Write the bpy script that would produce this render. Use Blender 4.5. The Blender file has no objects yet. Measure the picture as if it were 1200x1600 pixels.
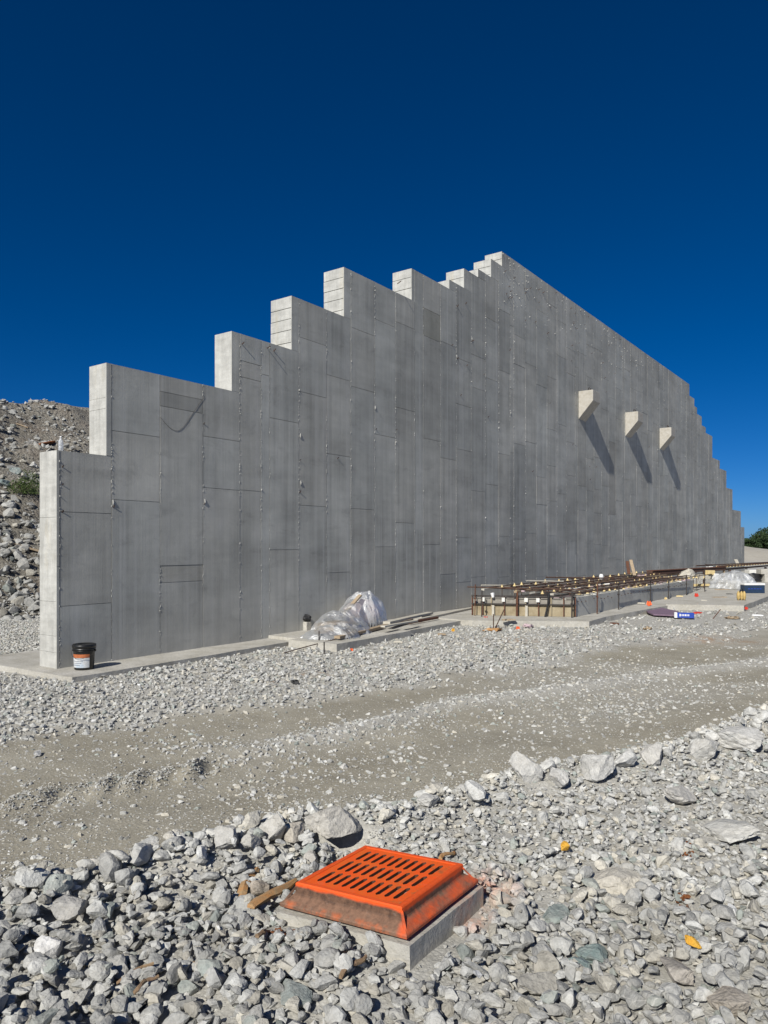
import bpy, bmesh, math, random
import numpy as np
from mathutils import Vector, Matrix, noise

# ------------------------------------------------------------------ camera, sky, sun, exposure
F_PX, HORIZON, CAM_Z = 1150.0, 851.0, 1.85
SUN = Vector((-.356, -.722, .593)).normalized()
scene = bpy.context.scene
col = scene.collection
cam_data = bpy.data.cameras.new('camera')
cam_data.sensor_fit = 'VERTICAL'
cam_data.sensor_height = 36.0
cam_data.sensor_width = 27.0
cam_data.lens = 36.0 * F_PX / 1600.0
cam_data.shift_y = (HORIZON - 800.0) / 1600.0
cam_data.clip_start = .05
cam_data.clip_end = 4000
cam = bpy.data.objects.new('camera', cam_data)
cam.location = (0, 0, CAM_Z)
cam.rotation_euler = (math.radians(90), 0, 0)
col.objects.link(cam)
scene.camera = cam

world = bpy.data.worlds.new('World')
scene.world = world
world.use_nodes = True
wn, wl = world.node_tree.nodes, world.node_tree.links
wn.clear()
w_out = wn.new('ShaderNodeOutputWorld')
w_bg = wn.new('ShaderNodeBackground')
sky = wn.new('ShaderNodeTexSky')
sky.sky_type = 'NISHITA'
sky.sun_disc = False
sky.sun_elevation = math.asin(SUN.z)
sky.sun_rotation = math.atan2(SUN.x, SUN.y)
sky.altitude = 300
sky.air_density = .5
sky.dust_density = .5
sky.ozone_density = 10.0
w_gamma = wn.new('ShaderNodeGamma')
w_gamma.inputs['Gamma'].default_value = 1.0
w_hsv = wn.new('ShaderNodeHueSaturation')
w_hsv.inputs['Saturation'].default_value = 1.18
w_bg.inputs['Strength'].default_value = .07
wl.new(sky.outputs['Color'], w_gamma.inputs['Color'])
wl.new(w_gamma.outputs['Color'], w_hsv.inputs['Color'])
wl.new(w_hsv.outputs['Color'], w_bg.inputs['Color'])
wl.new(w_bg.outputs['Background'], w_out.inputs['Surface'])

sun_data = bpy.data.lights.new('sun', 'SUN')
sun_data.energy = 5.0
sun_data.angle = math.radians(.5)
sun_data.color = (1.0, .965, .885)
sun = bpy.data.objects.new('sun', sun_data)
sun.rotation_euler = SUN.to_track_quat('Z', 'Y').to_euler()
sun.location = SUN * 50
col.objects.link(sun)
scene.view_settings.view_transform = 'Standard'
scene.view_settings.look = 'None'
scene.view_settings.exposure = .06
scene.view_settings.gamma = 1.0
scene.view_settings.use_curve_mapping = False
scene.render.engine = 'CYCLES'
scene.cycles.max_bounces = 6
scene.cycles.diffuse_bounces = 3
scene.cycles.transparent_max_bounces = 12

random.seed(7)
rng = np.random.default_rng(11)

# ------------------------------------------------------------------ plan geometry
A = np.array([-4.746, 10.67])                 # near end of the wall, front face
D = np.array([.58523, .81087])                # along the wall
N = np.array([.81087, -.58523])               # out of its front face

def W(t, o, z=0.0):
    p = A + D * t + N * o
    return Vector((p[0], p[1], z))

def GP(px, py, z=0.0):
    """the place on the level z that stands at this pixel of the photograph"""
    Y = F_PX * (CAM_Z - z) / (py - HORIZON)
    return Vector(((px - 600) / F_PX * Y, Y, z))

def PZ(px, py, Y):
    return Vector(((px - 600) / F_PX * Y, Y, CAM_Z + (HORIZON - py) / F_PX * Y))

def to_t(x, y): return (x - A[0]) * D[0] + (y - A[1]) * D[1]
def to_o(x, y): return (x - A[0]) * N[0] + (y - A[1]) * N[1]

DV, NV, ZV = Vector((D[0], D[1], 0)), Vector((N[0], N[1], 0)), Vector((0, 0, 1))
WALL_ROT = math.atan2(D[1], D[0])

# ------------------------------------------------------------------ object helpers
def tag(o, label=None, cat=None, group=None, kind=None):
    if label: o['label'] = label
    if cat: o['category'] = cat
    if group: o['group'] = group
    if kind: o['kind'] = kind
    return o

def link(name, mesh, parent=None, mat=None):
    o = bpy.data.objects.new(name, mesh)
    col.objects.link(o)
    if parent is not None: o.parent = parent
    if mat is not None and mesh is not None and not mesh.materials: mesh.materials.append(mat)
    return o

def empty(name, loc=(0, 0, 0), rz=0.0):
    o = bpy.data.objects.new(name, None)
    o.location = loc
    o.rotation_euler = (0, 0, rz)
    o.empty_display_size = .1
    col.objects.link(o)
    return o

class MB:
    def __init__(s): s.bm = bmesh.new()
    def box(s, c, ax, ay, az, sx, sy, sz):
        """box centred at c with unit axes ax, ay, az and full sizes"""
        c = Vector(c); ax = Vector(ax) * sx / 2; ay = Vector(ay) * sy / 2; az = Vector(az) * sz / 2
        v = [s.bm.verts.new(c + ax * i + ay * j + az * k) for i in (-1, 1) for j in (-1, 1) for k in (-1, 1)]
        for f in ((0, 1, 3, 2), (4, 6, 7, 5), (0, 4, 5, 1), (2, 3, 7, 6), (0, 2, 6, 4), (1, 5, 7, 3)):
            s.bm.faces.new([v[i] for i in f])
        return s
    def beam(s, a, b, w, h, up=(0, 0, 1)):
        a, b = Vector(a), Vector(b)
        x = (b - a); L = x.length; x.normalize()
        y = Vector(up).cross(x)
        if y.length < 1e-4: y = Vector((1, 0, 0)).cross(x)
        y.normalize(); z = x.cross(y)
        return s.box((a + b) / 2, x, y, z, L, w, h)
    def tube(s, pts, r, seg=6):
        pts = [Vector(p) for p in pts]
        rs = r if isinstance(r, (list, tuple)) else [r] * len(pts)
        rings = []
        for i, p in enumerate(pts):
            d = (pts[min(i + 1, len(pts) - 1)] - pts[max(i - 1, 0)]).normalized()
            u = d.cross(Vector((.13, .27, 1)));  u = u if u.length > .1 else d.cross(Vector((1, 0, 0)))
            u.normalize(); v = d.cross(u)
            rings.append([s.bm.verts.new(p + (u * math.cos(k * 2 * math.pi / seg) + v * math.sin(k * 2 * math.pi / seg)) * rs[i]) for k in range(seg)])
        for a, b in zip(rings, rings[1:]):
            for k in range(seg):
                s.bm.faces.new((a[k], a[(k + 1) % seg], b[(k + 1) % seg], b[k]))
        s.bm.faces.new(rings[0]); s.bm.faces.new(rings[-1][::-1])
        return s
    def lathe(s, c, prof, seg=28):
        c = Vector(c); rings = []
        for r, z in prof:
            if r < 1e-5: rings.append([s.bm.verts.new(c + Vector((0, 0, z)))])
            else: rings.append([s.bm.verts.new(c + Vector((r * math.cos(k * 2 * math.pi / seg), r * math.sin(k * 2 * math.pi / seg), z))) for k in range(seg)])
        for a, b in zip(rings, rings[1:]):
            for k in range(seg):
                k2 = (k + 1) % seg
                if len(a) == 1 and len(b) == 1: continue
                if len(a) == 1: s.bm.faces.new((a[0], b[k], b[k2]))
                elif len(b) == 1: s.bm.faces.new((a[k], a[k2], b[0]))
                else: s.bm.faces.new((a[k], a[k2], b[k2], b[k]))
        return s
    def prism(s, pts, off):
        """closed outline pts swept by the vector off"""
        a = [s.bm.verts.new(Vector(p)) for p in pts]
        b = [s.bm.verts.new(Vector(p) + Vector(off)) for p in pts]
        s.bm.faces.new(a); s.bm.faces.new(b[::-1])
        n = len(a)
        for i in range(n): s.bm.faces.new((a[i], a[(i + 1) % n], b[(i + 1) % n], b[i]))
        return s
    def rough(s, amp, sc=3.0, cuts=0):
        if cuts: bmesh.ops.subdivide_edges(s.bm, edges=s.bm.edges[:], cuts=cuts, use_grid_fill=True)
        for v in s.bm.verts:
            v.co += noise.noise_vector(v.co * sc) * amp
        return s
    def bevel(s, w, seg=1):
        bmesh.ops.bevel(s.bm, geom=s.bm.edges[:], offset=w, segments=seg, affect='EDGES', profile=.5)
        return s
    def build(s, name, mat, parent=None, smooth=False):
        bmesh.ops.recalc_face_normals(s.bm, faces=s.bm.faces[:])
        me = bpy.data.meshes.new(name)
        s.bm.to_mesh(me); s.bm.free()
        if smooth: me.polygons.foreach_set('use_smooth', [True] * len(me.polygons))
        return link(name, me, parent, mat)

def np_mesh(name, V, Fc, k, tint=None, smooth=False):
    """mesh from numpy arrays, all faces with k corners"""
    me = bpy.data.meshes.new(name)
    V = np.asarray(V, dtype=np.float32); Fc = np.asarray(Fc, dtype=np.int32)
    me.vertices.add(len(V)); me.vertices.foreach_set('co', V.ravel())
    me.loops.add(Fc.size); me.loops.foreach_set('vertex_index', Fc.ravel())
    me.polygons.add(len(Fc))
    me.polygons.foreach_set('loop_start', np.arange(0, Fc.size, k, dtype=np.int32))
    me.polygons.foreach_set('use_smooth', np.full(len(Fc), smooth, dtype=bool))
    me.update(calc_edges=True)
    if tint is not None:
        at = me.attributes.new('tint', 'FLOAT_COLOR', 'POINT')
        at.data.foreach_set('color', np.asarray(tint, dtype=np.float32).ravel())
    return me

# ------------------------------------------------------------------ materials
class NT:
    def __init__(s, name):
        s.m = bpy.data.materials.new(name); s.m.use_nodes = True
        s.n, s.l = s.m.node_tree.nodes, s.m.node_tree.links
        s.b = s.n['Principled BSDF']
        s.pos = s.n.new('ShaderNodeNewGeometry').outputs['Position']
    def new(s, t, **kw):
        x = s.n.new(t)
        for k, v in kw.items():
            if k in x.inputs: x.inputs[k].default_value = v
            else: setattr(x, k, v)
        return x
    def inp(s, node, key, v):
        if isinstance(v, bpy.types.NodeSocket): s.l.new(v, node.inputs[key])
        else: node.inputs[key].default_value = v
    def noise(s, scale, detail=4, rough=.55, vec=None, dist=0.0):
        x = s.new('ShaderNodeTexNoise', Scale=scale, Detail=detail, Roughness=rough, Distortion=dist)
        s.l.new(vec or s.pos, x.inputs['Vector']); return x.outputs['Fac']
    def voro(s, scale, feature='F1', vec=None, out='Distance', rnd=1.0):
        x = s.new('ShaderNodeTexVoronoi', Scale=scale, feature=feature, Randomness=rnd)
        s.l.new(vec or s.pos, x.inputs['Vector']); return x.outputs[out]
    def ramp(s, fac, a, b, c0=0.0, c1=1.0):
        x = s.new('ShaderNodeMapRange'); x.clamp = True
        for k, v in (('Value', fac), ('From Min', a), ('From Max', b), ('To Min', c0), ('To Max', c1)): s.inp(x, k, v)
        return x.outputs['Result']
    def math(s, op, a, b=0.0):
        x = s.n.new('ShaderNodeMath'); x.operation = op
        s.inp(x, 0, a); s.inp(x, 1, b); return x.outputs[0]
    def mix(s, fac, a, b, mode='MIX'):
        x = s.n.new('ShaderNodeMix'); x.data_type = 'RGBA'; x.blend_type = mode
        s.inp(x, 0, fac); s.inp(x, 6, a); s.inp(x, 7, b); return x.outputs[2]
    def scl(s, colr, f):
        x = s.n.new('ShaderNodeVectorMath'); x.operation = 'SCALE'
        s.inp(x, 0, colr[:3] if isinstance(colr, tuple) else colr); s.inp(x, 3, f); return x.outputs[0]
    def rot(s, ang=0.0, scale=(1, 1, 1), vec=None):
        """position turned into the wall's own axes, then scaled"""
        a = s.new('ShaderNodeMapping'); a.vector_type = 'POINT'
        a.inputs['Rotation'].default_value = (0, 0, -ang)
        s.l.new(vec or s.pos, a.inputs['Vector'])
        b = s.new('ShaderNodeVectorMath'); b.operation = 'MULTIPLY'
        b.inputs[1].default_value = scale
        s.l.new(a.outputs[0], b.inputs[0]); return b.outputs[0]
    def bump(s, h, dist, strength=1.0, prev=None):
        x = s.new('ShaderNodeBump', Strength=strength, Distance=dist)
        s.l.new(h, x.inputs['Height'])
        if prev is not None: s.l.new(prev, x.inputs['Normal'])
        return x.outputs['Normal']
    def done(s, colr, rough=.9, normal=None, metallic=0.0, spec=.3):
        s.inp(s.b, 'Base Color', colr); s.inp(s.b, 'Roughness', rough); s.inp(s.b, 'Metallic', metallic)
        s.b.inputs['Specular IOR Level'].default_value = spec
        if normal is not None: s.l.new(normal, s.b.inputs['Normal'])
        return s.m

def rgb(r, g, b): return (r, g, b, 1.0)

def simple(name, c, rough=.8, var=.25, scale=8, bump=.002, metallic=0.0, spec=.3, c2=None):
    m = NT(name)
    n = m.noise(scale, 5, .6)
    k = m.ramp(n, .3, .7)
    if c2 is not None: base = m.mix(k, rgb(*c), rgb(*c2))
    else: base = m.scl(rgb(*c), m.ramp(n, .25, .75, 1 - var, 1 + var))
    nb = m.bump(m.noise(scale * 6, 4, .6), bump)
    return m.done(base, rough, nb, metallic, spec)

def spray(m, base):
    """orange marking paint oversprayed on whatever lies beside the grate"""
    n = m.noise(14, 5, .65)
    tot = None
    for c, r in (((.52, 3.95, .05), .27), ((.02, 4.22, .1), .24), ((.42, 3.62, .05), .15)):
        d = m.new('ShaderNodeVectorMath'); d.operation = 'DISTANCE'
        m.l.new(m.pos, d.inputs[0]); d.inputs[1].default_value = c
        k = m.ramp(d.outputs['Value'], r * .35, r, 1.0, 0.0)
        tot = k if tot is None else m.math('MAXIMUM', tot, k)
    f = m.math('MULTIPLY', tot, m.ramp(n, .40, .70, .03, .55))
    return m.mix(f, base, rgb(.80, .27, .12))

def rock_material(name, source):
    m = NT(name)
    if source == 'object':
        c = m.new('ShaderNodeObjectInfo').outputs['Color']
    else:
        a = m.new('ShaderNodeAttribute'); a.attribute_name = 'tint'; c = a.outputs['Color']
    n1 = m.noise(22, 6, .65); n2 = m.noise(90, 4, .6)
    c = m.scl(c, m.ramp(n1, .28, .72, .72, 1.22))
    c = m.scl(c, m.ramp(n2, .3, .7, .88, 1.1))
    dust = m.ramp(m.noise(7, 5, .7), .45, .68)
    c = m.mix(m.math('MULTIPLY', dust, .35), c, rgb(.47, .44, .385))
    vein = m.ramp(m.voro(11, 'DISTANCE_TO_EDGE', vec=m.rot(.7, (1, 2.3, 1.5))), .0, .018, 1, 0)
    c = m.mix(m.math('MULTIPLY', vein, m.ramp(m.noise(5, 2), .52, .6, 0, .5)), c, rgb(.62, .60, .56))
    c = spray(m, c)
    nb = m.bump(m.noise(28, 7, .68), .010)
    nb = m.bump(m.voro(70), .0025, 1.0, nb)
    return m.done(c, .93, nb, spec=.2)

M = {}
M['rock'] = rock_material('crushed_limestone', 'object')
M['rock_mesh'] = rock_material('crushed_limestone_small', 'attribute')

def ground_material():
    m = NT('site_ground')
    a = m.new('ShaderNodeAttribute'); a.attribute_name = 'tint'
    sep = m.new('ShaderNodeSeparateColor'); m.l.new(a.outputs['Color'], sep.inputs[0])
    road, rust = sep.outputs[0], sep.outputs[1]
    grit = m.noise(60, 8, .7)
    dirt = m.mix(m.ramp(m.noise(1.3, 6, .6), .3, .7), rgb(.262, .238, .186), rgb(.352, .326, .264))
    dirt = m.scl(dirt, m.ramp(grit, .3, .7, .8, 1.2))
    # crushed stone flecks trodden into the dirt
    fl = m.voro(34, 'F1'); sel = m.voro(34, 'F1', out='Color')
    ss = m.new('ShaderNodeSeparateColor'); m.l.new(sel, ss.inputs[0])
    keep = m.ramp(ss.outputs[0], m.ramp(m.noise(1.7, 4, .6), .35, .68, .93, .5), 1.0, 0, 1)
    keep = m.math('GREATER_THAN', keep, .01)
    fleck = m.math('MULTIPLY', keep, m.ramp(fl, .16, .30, 1, 0))
    fl2 = m.voro(85, 'F1'); s2 = m.new('ShaderNodeSeparateColor'); m.l.new(m.voro(85, 'F1', out='Color'), s2.inputs[0])
    fleck2 = m.math('MULTIPLY', m.math('GREATER_THAN', s2.outputs[1], .62), m.ramp(fl2, .2, .36, 1, 0))
    dirt = m.mix(m.math('MULTIPLY', fleck, .8), dirt, rgb(.47, .455, .41))
    dirt = m.mix(m.math('MULTIPLY', fleck2, .6), dirt, rgb(.42, .405, .36))
    bed = m.mix(m.ramp(m.noise(9, 6, .7), .35, .65), rgb(.40, .385, .345), rgb(.54, .525, .48))
    bed = m.scl(bed, m.ramp(m.voro(48), .05, .5, 1.08, .82))
    c = m.mix(road, bed, dirt)
    c = m.mix(m.math('MULTIPLY', rust, m.ramp(m.noise(6, 5), .42, .62)), c, rgb(.34, .19, .09))
    c = spray(m, c)
    h = m.math('ADD', m.math('MULTIPLY', fleck, .6), m.math('ADD', m.math('MULTIPLY', fleck2, .25), grit))
    nb = m.bump(m.noise(7, 6, .6), .012)
    nb = m.bump(h, .005, 1.0, nb)
    nb = m.bump(m.voro(48), .004, m.math('SUBTRACT', 1.0, road) if False else .6, nb)
    return m.done(c, .95, nb, spec=.15)
M['ground'] = ground_material()

def heap_material():
    m = NT('spoil_heap_soil')
    c = m.mix(m.ramp(m.noise(.8, 6, .65), .35, .65), rgb(.20, .182, .152), rgb(.31, .288, .245))
    c = m.mix(m.ramp(m.noise(.35, 4, .6), .5, .7, 0, .4), c, rgb(.25, .17, .12))
    sp = m.voro(9); ss = m.new('ShaderNodeSeparateColor'); m.l.new(m.voro(9, out='Color'), ss.inputs[0])
    c = m.mix(m.math('MULTIPLY', m.math('GREATER_THAN', ss.outputs[0], .6), m.ramp(sp, .2, .4, .8, 0)), c, rgb(.42, .41, .38))
    c = m.scl(c, m.ramp(m.noise(14, 6, .7), .3, .7, .75, 1.2))
    nb = m.bump(m.noise(2.5, 8, .7), .25)
    nb = m.bump(m.voro(9), .05, 1.0, nb)
    return m.done(c, .95, nb, spec=.15)
M['heap'] = heap_material()

def wall_material(name, source='object'):
    m = NT(name)
    flat = m.rot(WALL_ROT, (1, 1, 1))
    streak = m.noise(1, 5, .6, vec=m.rot(WALL_ROT, (9, 3, .35)))
    fine = m.noise(1, 3, .5, vec=m.rot(WALL_ROT, (45, 10, .8)))
    mott = m.noise(1.1, 6, .62, vec=m.rot(WALL_ROT, (1, 1, .8)))
    band = m.noise(1, 4, .6, vec=m.rot(WALL_ROT, (.5, .5, 2.6)))
    base = m.mix(m.ramp(mott, .3, .7), rgb(.345, .345, .318), rgb(.475, .470, .430))
    base = m.scl(base, m.ramp(streak, .3, .7, .94, 1.05))
    base = m.scl(base, m.ramp(fine, .3, .7, .985, 1.012))
    base = m.scl(base, m.ramp(band, .3, .7, .86, 1.08))
    pour = m.noise(.33, 4, .6, vec=flat)
    base = m.scl(base, m.ramp(pour, .34, .64, .85, 1.14))
    run = m.ramp(m.noise(1, 4, .65, vec=m.rot(WALL_ROT, (5.5, 2, .13))), .50, .72, 0, 1)
    base = m.scl(base, m.math('SUBTRACT', 1.0, m.math('MULTIPLY', run, .20)))
    run2 = m.ramp(m.noise(1, 3, .6, vec=m.rot(WALL_ROT, (8, 2.4, .09))), .53, .68, 0, .55)
    base = m.mix(run2, base, rgb(.47, .465, .44))
    blot = m.ramp(m.noise(1, 6, .7, vec=m.rot(WALL_ROT, (1.6, 1, 3.2)), dist=.4), .55, .70, 0, 1)
    base = m.scl(base, m.math('SUBTRACT', 1.0, m.math('MULTIPLY', blot, .17)))
    if source == 'object':
        r = m.new('ShaderNodeObjectInfo').outputs['Color']
    else:
        a = m.new('ShaderNodeAttribute'); a.attribute_name = 'tint'; r = a.outputs['Color']
    base = m.mix(1.0, base, r, 'MULTIPLY')
    pale = m.ramp(m.noise(.5, 6, .72, vec=flat, dist=.8), .56, .74, 0, .42)
    base = m.mix(pale, base, rgb(.50, .50, .485))
    # pinholes
    bug = m.math('MULTIPLY', m.ramp(m.voro(15), .03, .055, 1, 0), m.ramp(m.noise(1.5, 3), .5, .6))
    base = m.mix(m.math('MULTIPLY', bug, .55), base, rgb(.12, .12, .12))
    # laitance dust near the foot
    sx = m.new('ShaderNodeSeparateXYZ'); m.l.new(m.pos, sx.inputs[0])
    foot = m.ramp(m.math('ADD', sx.outputs[2], m.math('MULTIPLY', m.noise(1.2, 4), 1.1)), .6, 1.7, .35, 0)
    base = m.mix(foot, base, rgb(.44, .425, .385))
    nb = m.bump(m.noise(3.5, 6, .6), .004)
    nb = m.bump(fine, .0012, 1.0, nb)
    nb = m.bump(m.noise(60, 4, .6), .0012, 1.0, nb)
    return m.done(base, .82, nb, spec=.3)
M['wall'] = wall_material('cast_concrete')
M['wall_mesh'] = wall_material('cast_concrete_far', 'attribute')

def end_material():
    m = NT('end_face_concrete')
    n = m.noise(4, 6, .65); st = m.noise(1, 5, .6, vec=m.rot(WALL_ROT, (3, 3, 12)))
    c = m.mix(m.ramp(n, .3, .7), rgb(.42, .415, .385), rgb(.55, .545, .51))
    c = m.scl(c, m.ramp(st, .3, .7, .87, 1.08))
    c = m.mix(m.ramp(m.noise(1.6, 5, .6, vec=m.rot(WALL_ROT, (2, 2, .5))), .56, .72, 0, .5), c, rgb(.46, .40, .28))
    c = m.scl(c, m.ramp(m.noise(1, 6, .7, vec=m.rot(WALL_ROT, (9, 9, 1.2))), .35, .65, .82, 1.06))
    nb = m.bump(m.noise(18, 6, .65), .006)
    return m.done(c, .88, nb, spec=.25)
M['end'] = end_material()

def slab_material():
    m = NT('footing_concrete')
    n = m.noise(2.2, 6, .65)
    c = m.mix(m.ramp(n, .3, .7), rgb(.37, .35, .30), rgb(.52, .50, .455))
    c = m.scl(c, m.ramp(m.noise(18, 6, .7), .3, .7, .82, 1.12))
    sp = m.ramp(m.noise(45, 3), .62, .7, 0, .5)
    c = m.mix(sp, c, rgb(.25, .24, .22))
    c = spray(m, c)
    nb = m.bump(m.noise(12, 6, .65), .012)
    nb = m.bump(m.noise(80, 3, .6), .003, 1, nb)
    return m.done(c, .92, nb, spec=.2)
M['slab'] = slab_material()
M['corbel'] = simple('corbel_concrete', (.38, .35, .295), .85, .2, 9, .004, c2=(.48, .455, .41))
M['fin'] = simple('mortar_fin', (.44, .435, .41), .9, .25, 30, .002)
M['steel'] = simple('dark_steel', (.045, .038, .034), .6, .4, 20, .001, spec=.4)
M['rust'] = simple('rusty_steel', (.16, .065, .035), .8, .3, 25, .002, c2=(.07, .04, .03))
M['rebar'] = simple('rusty_rebar', (.11, .06, .04), .8, .3, 25, .002, c2=(.05, .035, .03))
M['cap_yellow'] = simple('yellow_plastic', (.66, .52, .26), .5, .15, 12, .0005)
M['ply'] = simple('form_plywood', (.22, .17, .10), .8, .3, 5, .002, c2=(.40, .34, .23))
M['grey_ply'] = simple('weathered_form_face', (.33, .31, .27), .8, .3, 9, .002, c2=(.22, .20, .17))
M['white_tag'] = simple('white_painted_metal', (.68, .67, .63), .6, .12, 20, .0005)
M['wood'] = simple('weathered_board', (.30, .22, .14), .85, .3, 12, .003, c2=(.42, .34, .24))
M['wood_grey'] = simple('grey_board', (.42, .39, .33), .85, .25, 12, .003, c2=(.52, .49, .42))
M['wood_orange'] = simple('split_orange_wood', (.52, .24, .08), .85, .3, 24, .005, c2=(.40, .28, .15))
M['stick'] = simple('dry_stick', (.30, .21, .12), .9, .3, 40, .004, c2=(.22, .14, .09))
M['black'] = simple('black_plastic', (.012, .012, .012), .38, .3, 8, .0004, spec=.5)
M['black_bag'] = simple('black_sheet', (.015, .015, .016), .45, .3, 10, .01, spec=.5)
M['orange_label'] = simple('orange_label', (.42, .13, .05), .5, .2, 20, .0003)
M['purple_foam'] = simple('purple_foam_board', (.19, .13, .18), .7, .15, 12, .002)
M['pink_foam'] = simple('pink_foam_edge', (.52, .40, .42), .7, .15, 12, .002)
M['blue'] = simple('blue_wrap', (.02, .06, .36), .4, .2, 12, .002, spec=.5)
M['white'] = simple('white_plastic', (.75, .75, .74), .45, .08, 12, .001, spec=.5)
M['navy'] = simple('navy_plastic', (.015, .035, .075), .45, .25, 12, .001, spec=.5)
M['gold'] = simple('gold_canvas', (.50, .36, .14), .6, .25, 14, .004)
M['flag'] = simple('orange_marker', (.85, .16, .05), .7, .15, 18, .003)
M['red'] = simple('red_scrap', (.60, .05, .03), .6, .2, 18, .003)
M['foam_yellow'] = simple('amber_stone', (.66, .33, .035), .75, .25, 30, .006, c2=(.74, .44, .07))
M['rust_dirt'] = simple('rust_stain', (.27, .10, .035), .95, .35, 60, .01)
M['leaf'] = simple('shrub_leaf', (.065, .10, .025), .7, .4, 6, .001)
M['leaf_far'] = simple('tree_leaf', (.028, .050, .016), .7, .45, 1.5, .001)
M['bark'] = simple('bark', (.09, .065, .045), .9, .3, 6, .01)
M['sand'] = simple('pale_spoil', (.36, .33, .275), .95, .12, .35, .08, c2=(.43, .405, .35))
M['pink_bag'] = simple('pink_insulation', (.60, .50, .48), .8, .15, 6, .01)

def bucket_label_material():
    m = NT('white_label')
    c = m.mix(m.ramp(m.noise(9, 5, .65), .45, .62), rgb(.60, .61, .61), rgb(.40, .48, .56))
    c = m.scl(c, m.ramp(m.noise(40, 5, .7), .3, .6, .8, 1.05))
    return m.done(c, .5)
M['label'] = bucket_label_material()

def grate_paint():
    m = NT('orange_sprayed_iron')
    tc = m.new('ShaderNodeTexCoord').outputs['Object']
    n = m.noise(9, 6, .7, vec=tc); n2 = m.noise(45, 5, .7, vec=tc)
    iron = m.mix(m.ramp(n2, .35, .65), rgb(.10, .05, .03), rgb(.22, .115, .065))
    paint = m.mix(m.ramp(n, .4, .7), rgb(.93, .098, .006), rgb(.76, .15, .015))
    # paint thins towards the worn right edge
    sx = m.new('ShaderNodeSeparateXYZ'); m.l.new(tc, sx.inputs[0])
    side = m.ramp(sx.outputs[0], .02, .34, 0, .13)
    worn = m.ramp(m.math('ADD', m.math('ADD', m.math('MULTIPLY', n, .75), m.math('MULTIPLY', n2, .25)), side), .60, .76, 0, .65)
    c = m.mix(worn, paint, iron)
    c = m.mix(m.ramp(m.noise(13, 6, .75, vec=tc), .54, .78, 0, .32), c, rgb(.50, .30, .18))
    nb = m.bump(n2, .002); nb = m.bump(m.noise(180, 3, vec=tc), .0008, 1, nb)
    return m.done(c, .55, nb, spec=.4)
M['grate'] = grate_paint()

def frame_paint():
    m = NT('rusty_frame_overspray')
    tc = m.new('ShaderNodeTexCoord').outputs['Object']
    sx = m.new('ShaderNodeSeparateXYZ'); m.l.new(tc, sx.inputs[0])
    n = m.noise(7, 6, .7, vec=tc); n2 = m.noise(40, 6, .7, vec=tc)
    iron = m.mix(m.ramp(n2, .35, .65), rgb(.075, .042, .028), rgb(.18, .10, .062))
    iron = m.mix(m.ramp(m.noise(18, 5, .7, vec=tc), .62, .72, 0, .35), iron, rgb(.30, .27, .24))
    top = m.ramp(sx.outputs[2], -.030, -.004, 0, .5)
    right = m.ramp(sx.outputs[0], .26, .33, 0, .27)
    f = m.ramp(m.math('ADD', m.math('ADD', m.math('MULTIPLY', n, .6), top), right), .46, .70, 0, .93)
    fl = m.math('MULTIPLY', m.ramp(sx.outputs[2], -.056, -.050, 1, 0), m.ramp(n2, .3, .65, .25, .75))
    iron = m.mix(fl, iron, rgb(.27, .155, .10))
    low = m.math('MULTIPLY', m.ramp(sx.outputs[2], -.080, -.070, 1, 0), m.ramp(m.noise(11, 5, .7, vec=tc), .48, .64, 0, .55))
    iron = m.mix(low, iron, rgb(.62, .13, .03))
    c = m.mix(f, iron, rgb(.82, .10, .012))
    nb = m.bump(n2, .004)
    return m.done(c, .65, nb, spec=.35)
M['frame'] = frame_paint()

def plastic_sheet(name, tr=.35, tintc=(.80, .82, .84)):
    m = NT(name)
    n = m.noise(3.5, 5, .65)
    d = m.new('ShaderNodeBsdfDiffuse'); d.inputs['Color'].default_value = rgb(*tintc)
    t = m.new('ShaderNodeBsdfTranslucent'); t.inputs['Color'].default_value = rgb(*tintc)
    g = m.new('ShaderNodeBsdfGlossy'); g.inputs['Roughness'].default_value = .3; g.inputs['Color'].default_value = rgb(.9, .9, .9)
    p = m.new('ShaderNodeBsdfTransparent')
    nb = m.bump(m.noise(8, 4, .6), .035)
    for q in (d, t, g): m.l.new(nb, q.inputs['Normal'])
    def mx(f, a, b):
        x = m.new('ShaderNodeMixShader'); m.inp(x, 0, f)
        m.l.new(a.outputs[0], x.inputs[1]); m.l.new(b.outputs[0], x.inputs[2]); return x
    a = mx(.4, d, t); fr = m.new('ShaderNodeFresnel'); fr.inputs[0].default_value = 1.5
    b = mx(m.math('ADD', m.math('MULTIPLY', fr.outputs[0], .6), .06), a, g)
    c = mx(m.ramp(n, .35, .65, tr * .4, tr * 1.6), b, p)
    m.l.new(c.outputs[0], m.n['Material Output'].inputs['Surface'])
    return m.m
M['plastic'] = plastic_sheet('clear_plastic_sheet', .42)
M['bottle'] = plastic_sheet('clear_bottle_plastic', .45)

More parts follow.
